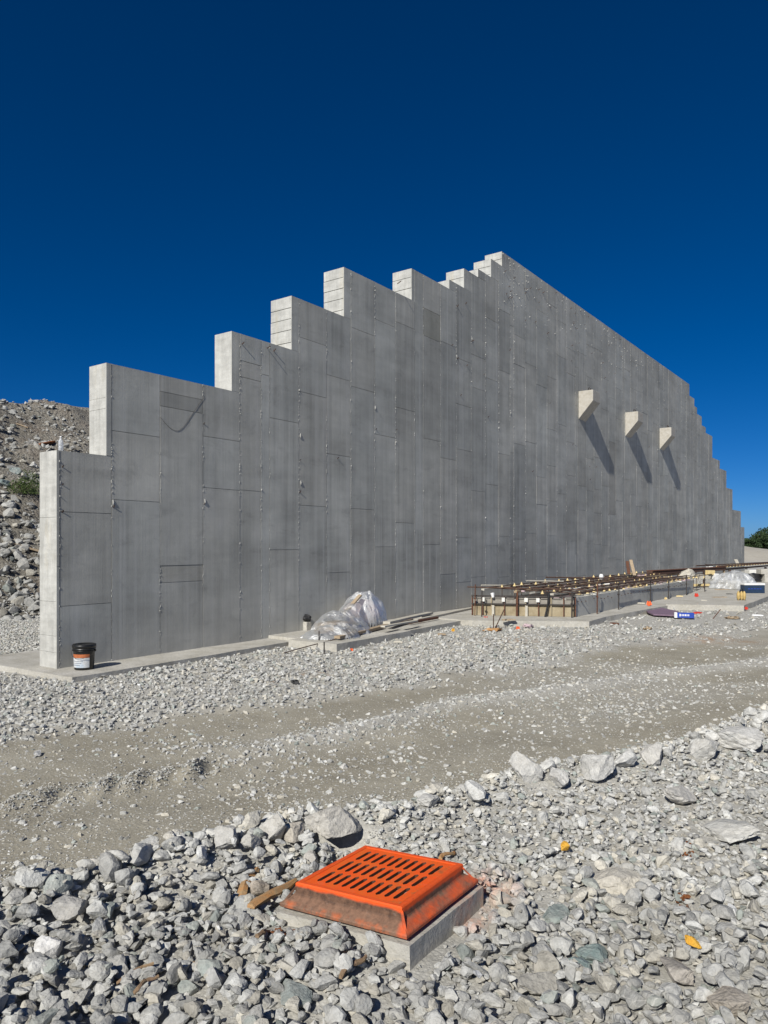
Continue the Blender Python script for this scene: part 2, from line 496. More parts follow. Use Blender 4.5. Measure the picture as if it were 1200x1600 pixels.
# ------------------------------------------------------------------ ground
ROAD_NEAR = np.array([(-12, 1.2), (-6, 2.9)] + [tuple(GP(px, py, .0)[:2]) for px, py in ((0, 1392), (130, 1368), (260, 1338), (350, 1312), (440, 1282), (540, 1266), (640, 1252), (700, 1232), (790, 1206), (860, 1198), (950, 1184), (1030, 1164), (1100, 1140), (1200, 1116))] + [(9, 11.6), (16, 16.5)])
ROAD_FAR = np.array([(-12, 5.2), (-8, 6.3), (-3.98, 7.55), (-.77, 9.0), (2, 11.2), (5, 13.9), (9, 16.6), (16, 21)])
RIDGE = np.array([(-12, 5.0), (-4, 6.6), (-2.46, 7.07), (-1.2, 6.90), (-.64, 7.37), (-.12, 7.78), (.75, 8.85), (1.62, 9.3), (3.6, 10.6), (6, 12), (16, 19)])
def near_y(x): return np.interp(x, ROAD_NEAR[:, 0], ROAD_NEAR[:, 1])
def far_y(x): return np.interp(x, ROAD_FAR[:, 0], ROAD_FAR[:, 1])
def ridge_y(x): return np.interp(x, RIDGE[:, 0], RIDGE[:, 1])

def vnoise(x, y, s, seed=0):
    """smooth value noise, vectorised"""
    x = np.asarray(x) * s; y = np.asarray(y) * s
    xi = np.floor(x).astype(np.int64); yi = np.floor(y).astype(np.int64)
    fx = x - xi; fy = y - yi
    fx = fx * fx * (3 - 2 * fx); fy = fy * fy * (3 - 2 * fy)
    def h(a, b):
        n = (a * 374761393 + b * 668265263 + seed * 974711) & 0x7fffffff
        n = ((n ^ (n >> 13)) * 1274126177) & 0x7fffffff
        return ((n ^ (n >> 16)) & 0xffff) / 65535.0
    return (h(xi, yi) * (1 - fx) + h(xi + 1, yi) * fx) * (1 - fy) + (h(xi, yi + 1) * (1 - fx) + h(xi + 1, yi + 1) * fx) * fy
def fbm(x, y, s, seed=0, o=4):
    return sum(vnoise(x, y, s * 2 ** k, seed + k) * .5 ** (k + 1) for k in range(o)) - .5
def sstep(a, b, v):
    t = np.clip((v - a) / (b - a), 0, 1); return t * t * (3 - 2 * t)

LUGS = [GP(px, py, -.03) for px, py in ((20, 1246), (62, 1238), (112, 1232), (160, 1222), (207, 1212), (252, 1204), (298, 1196))]

HOLE = GP(530, 1316, .0)
def ground_z(x, y):
    x = np.asarray(x, dtype=float); y = np.asarray(y, dtype=float)
    ny, fy, ry = near_y(x), far_y(x), ridge_y(x)
    wob = fbm(x, y, 1.6, 3) * .5
    bank = 1 - sstep(-.22, .10, y - ny + wob * .4)
    strip = sstep(-.35, .35, y - fy + wob)
    z = -.075 + .055 * bank + fbm(x, y, .9, 5) * .05 + fbm(x, y, 6, 9, 3) * .018
    z = z + .05 * strip
    # berm of pushed-up rubble along the near edge of the road
    z = z + .085 * np.exp(-((y - ny + .30 + wob * .3) / .26) ** 2) * (.55 + .9 * vnoise(x, y, 1.7, 21))
    z = z + .045 * np.exp(-((y - ry) / .20) ** 2) * sstep(-2.2, -.5, x)
    # wheel tracks
    z = z - .03 * np.exp(-((y - (ny + fy) / 2 + .5) / .5) ** 2)
    for i, p in enumerate(LUGS):
        z = z + (.075 + .03 * math.sin(i * 2.3)) * np.exp(-(((x - p.x) / .085) ** 2)) * np.exp(-(((y - p.y) / .22) ** 2)) - .03 * np.exp(-(((x - p.x - .14) / .06) ** 2)) * np.exp(-(((y - p.y) / .2) ** 2))
    z = z + .085 * np.exp(-(((x + .30) / .55) ** 2 + ((y - 3.30) / .35) ** 2))
    z = z - .36 * np.exp(-(((x - HOLE.x) / .17) ** 4 + ((y - HOLE.y) / .10) ** 4))
    far = sstep(25, 90, np.hypot(x, y))
    return z * (1 - far) - .06 * far

def road_mask(x, y):
    wob = fbm(x, y, 1.1, 3) * 1.3 + fbm(x, y, 7, 13) * .35
    ny, fy = near_y(x), far_y(x)
    m = sstep(.0, .22, y - ny + wob * .35) * (1 - sstep(-.5, .35, y - fy + wob))
    # the mid-road ridge of loose stone and the scattered drift on the right
    m = m * (1 - .85 * np.exp(-((y - ridge_y(x)) / .33) ** 2) * sstep(-2.0, -.3, x))
    m = m * (1 - .35 * sstep(.42, .62, vnoise(x, y * 2.2, .55, 90)) * sstep(.2, 3.0, x) * sstep(.6, 1.6, y - ny))
    return m

def graded(lo, hi, step, far, n):
    core = np.arange(lo, hi + 1e-6, step)
    g = np.geomspace(step * 1.3, far, n)
    return np.concatenate([lo - np.cumsum(g)[::-1] * 1.0, core, hi + np.cumsum(g)])
gx = graded(-6.0, 9.0, .05, 90, 42)
gy = graded(2.2, 15.0, .05, 90, 42)
GX, GY = np.meshgrid(gx, gy)
GZ = ground_z(GX, GY)
RM = road_mask(GX, GY)
rust = np.zeros_like(GX)
for px, py, r in ((495, 1057, .35), (950, 945, .0), (1120, 1000, .9), (800, 1003, .8), (430, 1068, .2)):
    if r: 
        p = GP(px, py, -.06); rust = np.maximum(rust, .6 * np.exp(-(((GX - p.x) / r) ** 2 + ((GY - p.y) / (r * .6)) ** 2)))
VV = np.stack([GX.ravel(), GY.ravel(), GZ.ravel()], 1)
TT = np.stack([RM.ravel(), rust.ravel(), np.zeros(GX.size), np.ones(GX.size)], 1)
nxg, nyg = len(gx), len(gy)
ii, jj = np.meshgrid(np.arange(nyg - 1), np.arange(nxg - 1), indexing='ij')
q = (ii * nxg + jj).ravel()
QF = np.stack([q, q + 1, q + nxg + 1, q + nxg], 1)
cx_, cy_ = GX[:-1, :-1].ravel(), GY[:-1, :-1].ravel()
on_road = (cy_ > near_y(cx_) - .02) & (cy_ < far_y(cx_) + .02) & (cx_ > -12) & (cx_ < 16)

def submesh(name, faces):
    used = np.unique(faces); rm = np.full(len(VV), -1); rm[used] = np.arange(len(used))
    return np_mesh(name, VV[used], rm[faces], 4, TT[used], smooth=True)
ground = link('ground', submesh('ground', QF[~on_road]), None, M['ground'])
tag(ground, 'grey crushed stone ground spreading to the horizon', None, kind='structure')
road = link('haul_road', submesh('haul_road', QF[on_road]), None, M['ground'])
tag(road, 'compacted tan dirt track crossing the site in front of the wall', None, kind='structure')

# ------------------------------------------------------------------ rocks
def rock_proto(seed, level, cuts=11, squash=(1, .78, .6), jit=.02, lo=.52, hi=.86):
    r = np.random.default_rng(seed)
    bm = bmesh.new(); bmesh.ops.create_icosphere(bm, subdivisions=level, radius=1.0)
    V = np.array([v.co[:] for v in bm.verts]); Fc = np.array([[v.index for v in f.verts] for f in bm.faces]); bm.free()
    ph = r.uniform(0, 9, 3)
    def cut():
        u = r.normal(size=3); u /= np.linalg.norm(u)
        h = r.uniform(lo, hi); d = V @ u
        return np.outer(np.clip(d - h, 0, None), u)
    V += .10 * np.stack([np.sin(V[:, 1] * 2.2 + ph[0]), np.sin(V[:, 2] * 2.2 + ph[1]), np.sin(V[:, 0] * 2.2 + ph[2])], 1)
    for _ in range(cuts): V -= cut()
    for fq, am in ((5, jit * 1.2), (11, jit)):
        V += am * np.stack([np.sin(V[:, 1] * fq + ph[0]) * np.cos(V[:, 2] * fq * 1.3 + ph[1]), np.sin(V[:, 2] * fq + ph[1]) * np.cos(V[:, 0] * fq * 1.2), np.sin(V[:, 0] * fq + ph[2]) * np.cos(V[:, 1] * fq * 1.1)], 1)
    V += r.normal(size=V.shape) * jit * .5
    s = np.array(squash) * r.uniform(.85, 1.15, 3)
    V = V * s; V /= np.abs(V[:, :2]).max()
    V -= V.mean(0)
    return V, Fc

def hull_proto(seed, npts=11):
    r = np.random.default_rng(seed)
    bm = bmesh.new()
    for _ in range(npts):
        u = r.normal(size=3); u /= np.linalg.norm(u); u *= r.uniform(.85, 1.05)
        bm.verts.new(u * np.array((1, .75, .55)))
    res = bmesh.ops.convex_hull(bm, input=bm.verts[:])
    bmesh.ops.triangulate(bm, faces=bm.faces[:])
    loose = [v for v in bm.verts if not v.link_faces]
    bmesh.ops.delete(bm, geom=loose, context='VERTS')
    bm.verts.index_update()
    V = np.array([v.co[:] for v in bm.verts]); Fc = np.array([[v.index for v in f.verts] for f in bm.faces]); bm.free()
    return V, Fc

PROTO_BIG = [rock_proto(100 + i, 4, 16, jit=.020, lo=.45, hi=.8) for i in range(14)]
PROTO_MID = [rock_proto(200 + i, 3 if False else 2, 12, jit=.010, lo=.42, hi=.8) for i in range(30)]
PROTO_SMALL = [hull_proto(300 + i, 16) for i in range(18)]
PROTO_TINY = [hull_proto(400 + i, 8) for i in range(14)]

def rot_mats(n, tilt, r=rng):
    a = r.uniform(0, 2 * np.pi, n); b = r.normal(0, tilt, n); c = r.normal(0, tilt, n)
    ca, sa, cb, sb, cc, sc = np.cos(a), np.sin(a), np.cos(b), np.sin(b), np.cos(c), np.sin(c)
    o, z = np.ones(n), np.zeros(n)
    Rz = np.array([[ca, -sa, z], [sa, ca, z], [z, z, o]]).transpose(2, 0, 1)
    Rx = np.array([[o, z, z], [z, cb, -sb], [z, sb, cb]]).transpose(2, 0, 1)
    Ry = np.array([[cc, z, sc], [z, o, z], [-sc, z, cc]]).transpose(2, 0, 1)
    return Rz @ Rx @ Ry

def rock_tints(n, r=rng, pale=0.0):
    v = r.uniform(.35, .56, n) + pale
    base = np.stack([v, v * .995, v * .945], 1)
    k = r.random(n)
    tan = k < .16; base[tan] *= np.array([1.03, .98, .89])
    grn = (k > .16) & (k < .215); base[grn] = base[grn] * np.array([.70, .76, .74])
    dk = (k > .215) & (k < .36); base[dk] = base[dk] * .76
    wht = k > .955; base[wht] = base[wht] * 1.25
    return np.concatenate([np.clip(base, 0, .66), np.ones((n, 1))], 1)

def joined(name, protos, P, Rm, S, tint, parent=None, label=None):
    """many small stones as one mesh: positions P, rotations Rm, sizes S (n,3)"""
    idx = rng.integers(0, len(protos), len(P)); Vs, Fs, Ts, off = [], [], [], 0
    for k, (pv, pf) in enumerate(protos):
        s = np.nonzero(idx == k)[0]
        if not len(s): continue
        v = np.einsum('nij,nvj->nvi', Rm[s], pv[None] * S[s][:, None, :]) + P[s][:, None, :]
        f = pf[None] + (np.arange(len(s)) * len(pv))[:, None, None] + off
        Vs.append(v.reshape(-1, 3)); Fs.append(f.reshape(-1, 3)); Ts.append(np.repeat(tint[s], len(pv), 0)); off += len(s) * len(pv)
    me = np_mesh(name, np.concatenate(Vs), np.concatenate(Fs), 3, np.concatenate(Ts))
    o = link(name, me, parent, M['rock_mesh'])
    o['kind'] = 'stuff'
    return o

# --- places stones must keep clear of
GC = np.array([-.013, 3.699]); GA = -.567       # centre and turn of the grate
def in_grate(x, y, half):
    dx, dy = x - GC[0], y - GC[1]
    u = dx * math.cos(GA) + dy * math.sin(GA); v = -dx * math.sin(GA) + dy * math.cos(GA)
    return (np.abs(u - .01) < half) & (np.abs(v) < half)

SLABS = []
def poly_contains(poly, x, y):
    inside = np.zeros(np.shape(x), bool); n = len(poly)
    for i in range(n):
        x1, y1 = poly[i][:2]; x2, y2 = poly[(i + 1) % n][:2]
        c = ((y1 > y) != (y2 > y)) & (x < (x2 - x1) * (y - y1) / (y2 - y1 + 1e-12) + x1)
        inside ^= c
    return inside

# --- height raster on which stones come to rest
RC = .012; RX0, RY0 = -5.2, 2.35
RNX, RNY = int(11.6 / RC), int(7.2 / RC)
rx = RX0 + np.arange(RNX) * RC; ry = RY0 + np.arange(RNY) * RC
RH = ground_z(*np.meshgrid(rx, ry)).astype(np.float32)
def drop(x, y, rad, rz, sink=.42):
    w = max(1, int(rad * .9 / RC)); i = int((y - RY0) / RC); j = int((x - RX0) / RC)
    i0, i1, j0, j1 = i - w, i + w + 1, j - w, j + w + 1
    if i0 < 0 or j0 < 0 or i1 > RNY or j1 > RNX: return float(ground_z(x, y)) + sink * rz
    win = RH[i0:i1, j0:j1]
    z = float(win.mean() * .65 + win.max() * .35) + sink * rz
    yy, xx = np.ogrid[-w:w + 1, -w:w + 1]
    q = 1 - (xx * xx + yy * yy) / (w * w + .5)
    dome = np.where(q > 0, z + rz * .85 * np.sqrt(np.clip(q, 0, 1)), -9)
    np.maximum(win, dome, out=win)
    return z

def seen(x, y, margin=.12):
    return np.abs(x / y) < (600 / F_PX + margin)

stones = []      # x, y, z, radius, flatness, pale
def scatter_bank(n, smin, smax, keep=None, pale=0.0, sink=.42, power=1.6):
    x = rng.uniform(-4.8, 6.1, n); y = rng.uniform(2.45, 9.3, n)
    ny = near_y(x)
    wob = fbm(x, y, 1.6, 3) * .5
    e = ny - y + wob * .35
    ok = (e > .0) & seen(x, y) & ~in_grate(x, y, .39)
    p = sstep(-.02, .12, e)
    ok &= rng.random(n) < p
    ok &= np.hypot((x - HOLE.x - .02) / .15, (y - HOLE.y - .02) / .10) > 1
    if keep is not None: ok &= keep(x, y, e)
    x, y, e = x[ok], y[ok], e[ok]
    rad = smin + (smax - smin) * rng.random(len(x)) ** power
    for a, b, r_ in zip(x, y, rad):
        if in_grate(a, b, .385 + r_ * .4): continue
        dx_, dy_ = a - GC[0], b - GC[1]; u_ = dx_ * math.cos(GA) + dy_ * math.sin(GA); v_ = -dx_ * math.sin(GA) + dy_ * math.cos(GA)
        if r_ > .02 and .3 < u_ < .50 and -.40 < v_ < .30 and rng.random() < .85: continue
        fl = rng.uniform(.45, .8)
        stones.append((a, b, drop(a, b, r_, r_ * fl, sink), r_, fl, pale))

# special large boulders first (things of their own): px, py, width px, flat, label, tint, seed
BOULD = [
    (520, 1300, 132, .50, 'large jagged pale boulder with a black hollow behind the orange grate', (.44, .42, .38), 1),
    (930, 1212, 84, .62, 'pale angular boulder on the rubble edge right of the road, left of the ledge stones', (.52, .51, .48), 2),
    (822, 1222, 52, .95, 'upright pale boulder at the near edge of the dirt road above the yellow stone', (.50, .49, .46), 3),
    (978, 1200, 52, .9, 'white faceted stone standing between two pale boulders on the rubble edge', (.55, .545, .52), 4),
    (1060, 1243, 78, .5, 'dusty pale boulder resting on the rubble at right', (.50, .48, .44), 5),
    (1160, 1165, 88, .55, 'big white ledge boulder near the right edge of the photograph', (.54, .53, .50), 6),
    (1098, 1178, 66, .6, 'grey white boulder left of the big ledge boulder at right', (.47, .46, .43), 7),
    (1140, 1290, 150, .24, 'broad dust covered slab of rock half buried at right', (.55, .54, .50), 8),
    (960, 1370, 100, .28, 'low dusty rock crumbling into pale grit beside a rust stain', (.48, .45, .39), 9),
    (76, 1478, 50, .8, 'white bright stone casting a dark shadow at lower left', (.62, .61, .59), 10),
    (926, 1478, 74, .45, 'blue green flat stone in the lower right gravel', (.20, .255, .245), 11),
    (868, 1418, 58, .45, 'long grey green stone right of the grate', (.22, .26, .25), 12),
    (905, 1500, 66, .40, 'teal stone lying just left of the larger blue green one', (.19, .24, .235), 13),
    (110, 1426, 74, .55, 'large flat grey stone above the white stone at lower left', (.36, .35, .33), 14),
    (165, 1365, 80, .40, 'long flat slab of pale rock at the near edge of the road at left', (.43, .415, .38), 15),
    (355, 1335, 60, .85, 'tall lumpy dusty rock left of the grate at the road edge', (.45, .44, .41), 16),
    (462, 1554, 66, .45, 'dark greenish stone at the bottom edge below the grate', (.22, .245, .235), 17),
    (1062, 1512, 92, .55, 'large tan grey block in the lower right corner gravel', (.36, .33, .29), 18),
    (838, 1530, 84, .5, 'broad brownish grey stone at the bottom right of the grate', (.34, .325, .29), 19),
    (1140, 1560, 84, .6, 'brown tinted square block at the bottom right corner', (.36, .32, .27), 20),
    (405, 1385, 48, .6, 'pale brown rounded rock under the split wood left of the grate', (.38, .33, .27), 21),
    (458, 1316, 54, .8, 'lumpy dusty brown tinged rock left of the boulder with the hollow', (.42, .385, .33), 30),
    (428, 1318, 58, .75, 'jagged pale rock second to the left of the hollow boulder', (.47, .455, .42), 31),
    (392, 1338, 50, .85, 'cracked dusty rock standing above the short orange wood chunk', (.46, .445, .41), 32),
    (486, 1338, 40, .7, 'squat grey rock against the back left edge of the grate', (.42, .40, .37), 33),
    (668, 1262, 46, .6, 'pale broken rock on the rubble ridge behind the right half of the grate', (.50, .49, .46), 34),
    (1020, 1190, 58, .6, 'dusty rock on the ridge between the white faceted stone and the ledge boulders', (.50, .485, .45), 35),
    (872, 1225, 60, .6, 'dusty angular rock wedged beside the upright pale boulder', (.51, .50, .47), 36),
    (745, 1245, 44, .7, 'pale stone at the road edge behind the grate', (.49, .48, .45), 22),
    (537, 1178, 17, .5, 'small bright stone lying alone on the dirt road', (.56, .55, .52), 23),
    (58, 1163, 22, .5, 'white stone alone on the left part of the dirt road', (.56, .55, .52), 24),
    (572, 1253, 32, .35, 'flat pale stone on the road just behind the rubble edge', (.50, .49, .46), 25),
    (315, 1285, 22, .6, 'small pale stone on the dirt above the left rubble edge', (.50, .48, .44), 26),
    (148, 1322, 24, .45, 'flat pale stone on the dirt near the lower left rubble edge', (.50, .48, .44), 27),
    (883, 1323, 20, .8, 'amber yellow painted stone among grey rubble behind the grate', 'foam_yellow', 28),
    (1081, 1474, 36, .5, 'orange yellow elongated stone in the lower right gravel', 'foam_yellow', 29),
]
big_mesh, mid_mesh = [], []
for i, (v, f) in enumerate(PROTO_BIG): big_mesh.append(np_mesh('rock', v, f, 3))
for i, (v, f) in enumerate(PROTO_MID): mid_mesh.append(np_mesh('rock', v, f, 3))
for me in big_mesh + mid_mesh: me.materials.append(M['rock'])
bould_xy = []
scatter_bank(30000, .010, .026, sink=.3)
for px, py, wpx, fl, lab, tc, sd in BOULD:
    p = GP(px, py, .03); r_ = wpx * p.y / F_PX / 2 * .88
    z = drop(p.x, p.y, r_, r_ * fl, .34 if fl < .5 else .52)
    if isinstance(tc, str): me = big_mesh[sd % len(big_mesh)].copy(); me.materials.clear(); me.materials.append(M[tc])
    else: me = big_mesh[sd % len(big_mesh)]
    o = link('boulder' if wpx > 60 else 'stone', me)
    if not isinstance(tc, str): o.color = (*tc, 1)
    o.scale = (r_, r_, r_ * fl / .6)
    if sd in (28, 29): z += r_ * 1.1
    if sd == 1: z += .045
    o.location = (p.x, p.y, z)
    o.rotation_euler = (random.uniform(-.15, .15), random.uniform(-.15, .15), random.uniform(0, 6.28))
    tag(o, lab, 'boulder' if wpx > 60 else 'stone')
    bould_xy.append((p.x, p.y, r_))

def size_zone(x, y):          # big loose stone nearest the camera and on the left bank
    return np.clip(sstep(4.15, 3.3, y) if False else (1 - sstep(3.35, 4.3, y - .22 * x * (x < 0) * -1)), 0, 1)
bx = np.array(bould_xy)
def clear_of_boulders(x, y, f=.95):
    ok = np.ones(len(x), bool)
    for a, b, r_ in bould_xy: ok &= np.hypot(x - a, y - b) > r_ * f
    return ok & (np.hypot((x - HOLE.x - .02) / .15, (y - HOLE.y - .02) / .10) > 1)
coarse = lambda x, y, e: clear_of_boulders(x, y) & (rng.random(len(x)) < .12 + .88 * np.maximum(1 - sstep(3.5, 4.4, y - .12 * x), sstep(.3, -.8, x) * 1.0 if False else (x < -.3) * 1.0))
scatter_bank(24000, .016, .038, keep=lambda x, y, e: clear_of_boulders(x, y))
scatter_bank(6500, .030, .058, keep=coarse, power=1.4)
scatter_bank(15000, .020, .042, keep=coarse, power=1.2)
scatter_bank(500, .042, .064, keep=lambda x, y, e: coarse(x, y, e) & (y < 4.6), power=1.5)
# lumps of rubble on the berm
scatter_bank(9000, .028, .088, keep=lambda x, y, e: clear_of_boulders(x, y) & (e < .50) & (rng.random(len(x)) < .30), pale=.05, power=1.4)
scatter_bank(16000, .012, .028, keep=lambda x, y, e: clear_of_boulders(x, y) & (rng.random(len(x)) < .25 + .75 * sstep(3.8, 4.6, y)), pale=.03)

S = np.array(stones)
proj = S[:, 3] / S[:, 1]
vis = (np.abs(S[:, 0] / S[:, 1]) < .53) & (CAM_Z / S[:, 1] < .66)
top = S[:, 2] + S[:, 3] * S[:, 4] * .4
ji = np.clip(((S[:, 0] - RX0) / RC).astype(int), 0, RNX - 1); ij = np.clip(((S[:, 1] - RY0) / RC).astype(int), 0, RNY - 1)
exposed = (top > RH[ij, ji] - S[:, 3] * .45)
score = np.where(vis & exposed, proj, 0)
order = np.argsort(-score)
indiv = order[:300]
mask = np.ones(len(S), bool); mask[indiv] = False
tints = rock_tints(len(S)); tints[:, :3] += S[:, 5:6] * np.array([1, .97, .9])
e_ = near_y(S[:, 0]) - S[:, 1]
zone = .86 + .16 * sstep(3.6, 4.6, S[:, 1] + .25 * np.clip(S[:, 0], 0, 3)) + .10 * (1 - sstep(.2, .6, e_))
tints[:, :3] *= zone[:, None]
Rm_all = rot_mats(len(S), .28)
for k in indiv:
    o = link('stone', mid_mesh[int(k) % len(mid_mesh)], ground)
    s = S[k]
    o.location = s[:3]; o.rotation_euler = Matrix(Rm_all[k].tolist()).to_euler()
    o.scale = (s[3] * 1.12, s[3] * rng.uniform(.9, 1.15), s[3] * s[4] / .6)
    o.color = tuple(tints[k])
def put(name, sel, protos, parent=ground):
    s = S[sel]
    Sc = np.stack([s[:, 3] * 1.12, s[:, 3] * rng.uniform(.9, 1.15, len(s)), s[:, 3] * s[:, 4] / .58], 1)
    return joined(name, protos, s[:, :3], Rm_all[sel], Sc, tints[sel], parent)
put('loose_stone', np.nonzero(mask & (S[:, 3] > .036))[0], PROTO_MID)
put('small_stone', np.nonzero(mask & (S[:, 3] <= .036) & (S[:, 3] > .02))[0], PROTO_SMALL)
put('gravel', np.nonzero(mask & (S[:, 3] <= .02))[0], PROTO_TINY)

# ------------------------------------------------------------------ concrete slabs
def slab(name, pts, ztop, zbot, label, cat='footing', rough=.012):
    mb = MB(); mb.prism([Vector((p[0], p[1], zbot)) for p in pts], (0, 0, ztop - zbot))
    bmesh.ops.triangulate(mb.bm, faces=mb.bm.faces[:])
    for _ in range(4):
        long = [e for e in mb.bm.edges if e.calc_length() > .5]
        if not long: break
        bmesh.ops.subdivide_edges(mb.bm, edges=long, cuts=1)
        bmesh.ops.triangulate(mb.bm, faces=mb.bm.faces[:])
    for v in mb.bm.verts:
        if v.co.z > zbot + .01: v.co += Vector((noise.noise(v.co * 2.3), noise.noise(v.co * 2.1 + Vector((9, 0, 0))), noise.noise(v.co * 1.7 + Vector((0, 9, 0))) * .35)) * rough
    o = mb.build(name, M['slab'])
    tag(o, label, cat); SLABS.append([(p[0], p[1]) for p in pts])
    return o
w2 = lambda t, o: tuple(W(t, o)[:2])
slab('wall_footing', [w2(-.26, .84), w2(1.6, .80), w2(3.19, .74), w2(4.3, .68), w2(4.3, -2.03), w2(-.38, -2.03)], .05, -.4, 'long light concrete footing under the near end of the wall, beside the bucket', 'footing', .02)
slab('rear_footing', [w2(4.304, .0), w2(54, .0), w2(54, -2.0), w2(4.304, -2.0)], .046, -.4, 'concrete footing running under the far length of the wall')
slab('footing_step', [w2(4.10, 1.88), w2(6.55, 1.80), w2(6.55, .004), w2(4.304, .004), w2(4.304, .75), w2(4.06, .76)], .105, -.4, 'raised concrete footing block under the plastic sheeting', 'footing', .02)
slab('footing_apron', [w2(6.556, 1.62), w2(9.15, 1.50), w2(9.15, .004), w2(6.556, .004)], .075, -.4, 'flat concrete apron with boards on it between plastic sheeting and formwork', 'footing', .02)
pit = [GP(700, 967, .1), GP(738, 969.5, .1), GP(921, 971, .1), GP(947, 963.5, .1), GP(1044, 946, .1)]
slab('pit_footing', [p[:2] for p in pit] + [tuple(GP(1100, 923, .1)[:2]), w2(24, .004), w2(9.156, .004)], .10, -.4, 'concrete footing slab under the wooden formwork and steel stakes', 'footing', .02)
plat = [GP(1041, 944.5, .13), GP(1162, 946.5, .13), GP(1200, 932, .13), GP(1275, 912, .13)]
slab('platform_slab', [p[:2] for p in plat] + [tuple(GP(1230, 893, .1)[:2]), tuple(GP(1110, 915, .1)[:2])], .135, -.4, 'raised concrete platform slab carrying the navy box at right', 'slab', .02)

# ------------------------------------------------------------------ the wall
STEPS = [(0, 3.22), (.81, 4.65), (3.37, 5.74), (4.96, 6.82), (6.62, 7.90), (9.28, 8.68), (11.09, 8.93), (11.88, 9.47), (12.69, 9.70), (13.47, 10.24), (14.18, 10.68),
         (36.85, 10.07), (37.98, 9.66), (38.61, 9.31), (39.77, 8.81), (40.78, 8.49), (42.53, 7.19), (44.62, 6.70), (46.68, 5.60), (48.67, 4.23), (51.62, 3.11), (52.96, None)]
def top_at(t):
    h = STEPS[0][1]
    for s, z in STEPS:
        if t >= s and z: h = z
    return h
wall = empty('concrete_wall', W(0, 0, 0), WALL_ROT)
tag(wall, 'tall stepped grey concrete wall with panel joints and three corbels', 'wall')
# local axes of the wall: x along D, y = -N (into the wall), z up
def thick(t): return .455 if t < 4.96 or t > 42 else .57
SKIN = .014
mb = MB()
for (s0, h0), (s1, _) in zip(STEPS, STEPS[1:]):
    th = thick(s0 + .01); e0 = SKIN if s0 > 0 and s0 < 30 else (SKIN if s0 == 0 else 0)
    x0 = s0 + (SKIN if s0 < 30 else 0)
    x1 = s1 + (SKIN if s1 < 30 and s1 > .01 and s0 < 14 else 0)
    mb.box(((x0 + x1) / 2, SKIN + (th - SKIN) / 2, (h0 - .02 - .3) / 2 ), (1, 0, 0), (0, 1, 0), (0, 0, 1), x1 - x0 - .0005, th - SKIN, h0 - .02 + .3)
core = mb.build('wall_core', M['wall'], wall); core.color = (.75, .75, .75, 1)

unit = MB(); unit.box((.5, .5, .5), (1, 0, 0), (0, 1, 0), (0, 0, 1), 1, 1, 1)
unit_me = unit.build('concrete_panel', M['wall']); um = unit_me.data; bpy.data.objects.remove(unit_me)
joints = [0, .045, .9, 1.8, 2.7, 3.57, 4.11, 4.34, 5.17, 6.03, 6.86, 7.74, 8.58, 9.40, 9.80, 10.63, 11.45, 12.28, 13.12, 13.96, 14.72, 14.98]
known = {(.045, .9): [.95, 2.33], (.9, 1.8): [2.55, 3.62], (1.8, 2.7): [1.22, 1.50, 4.14, 4.38], (2.7, 3.57): [2.85, 3.75], (3.57, 4.11): [2.86, 4.95, 5.25],
         (4.34, 5.17): [1.75, 4.30], (5.17, 6.03): [2.65, 4.95, 6.05], (6.03, 6.86): [1.25, 3.78, 5.45], (6.86, 7.74): [2.65, 5.35, 6.65], (7.74, 8.58): [1.80, 4.40, 7.05],
         (8.58, 9.40): [2.38, 5.15, 7.2], (9.80, 10.63): [1.85, 4.55, 7.15, 7.85], (4.11, 4.34): [5.1], (9.40, 9.80): []}
t = 14.98
while t < 52.9:
    for k in range(6):
        t2 = t + .843 + random.uniform(-.02, .02); joints.append(round(t2, 3)); t = t2
    t += .26; joints.append(round(t, 3))
joints = [j for j in joints if j < 52.9] + [52.96]
cells = []
for a, b in zip(joints, joints[1:]):
    if b - a < .03: continue
    marks = sorted({a, b} | {s for s, _ in STEPS if a < s < b})
    base_h = min(top_at(.5 * (m0 + m1)) for m0, m1 in zip(marks, marks[1:]))
    br = known.get((round(a, 3), round(b, 3)))
    if br is None:
        br = []; z = random.uniform(.5, 2.4)
        narrow = b - a < .4
        while z < base_h - .5:
            br.append(z); z += random.choice((.9, 1.22, 1.8, 2.44, 2.44, 3.0)) * (1.6 if narrow else 1) * random.uniform(.97, 1.03)
    zs = [-.05] + [z for z in br if z < base_h - .12] + [base_h]
    for z0, z1 in zip(zs, zs[1:]): cells.append((a, b, z0, z1))
    for m0, m1 in zip(marks, marks[1:]):
        h = top_at(.5 * (m0 + m1))
        if h > base_h + .01: cells.append((m0, m1, base_h, h) if m1 - m0 > .12 else (m0 - .003, m1, base_h, h))
G = .009
def cell_tint(a, b, z0, z1):
    k = random.uniform(.91, 1.06) if a < 12 else random.uniform(.945, 1.045); w_ = random.uniform(-.010, .014)
    if z1 - z0 < .5: k *= random.uniform(.90, .98)
    if random.random() < .04: k *= .86
    return (k + w_, k, k - w_, 1)
cells.sort(key=lambda c: -((c[1] - c[0]) * (c[3] - c[2]) / (10.67 + .81 * c[0]) ** 2))
rest = []
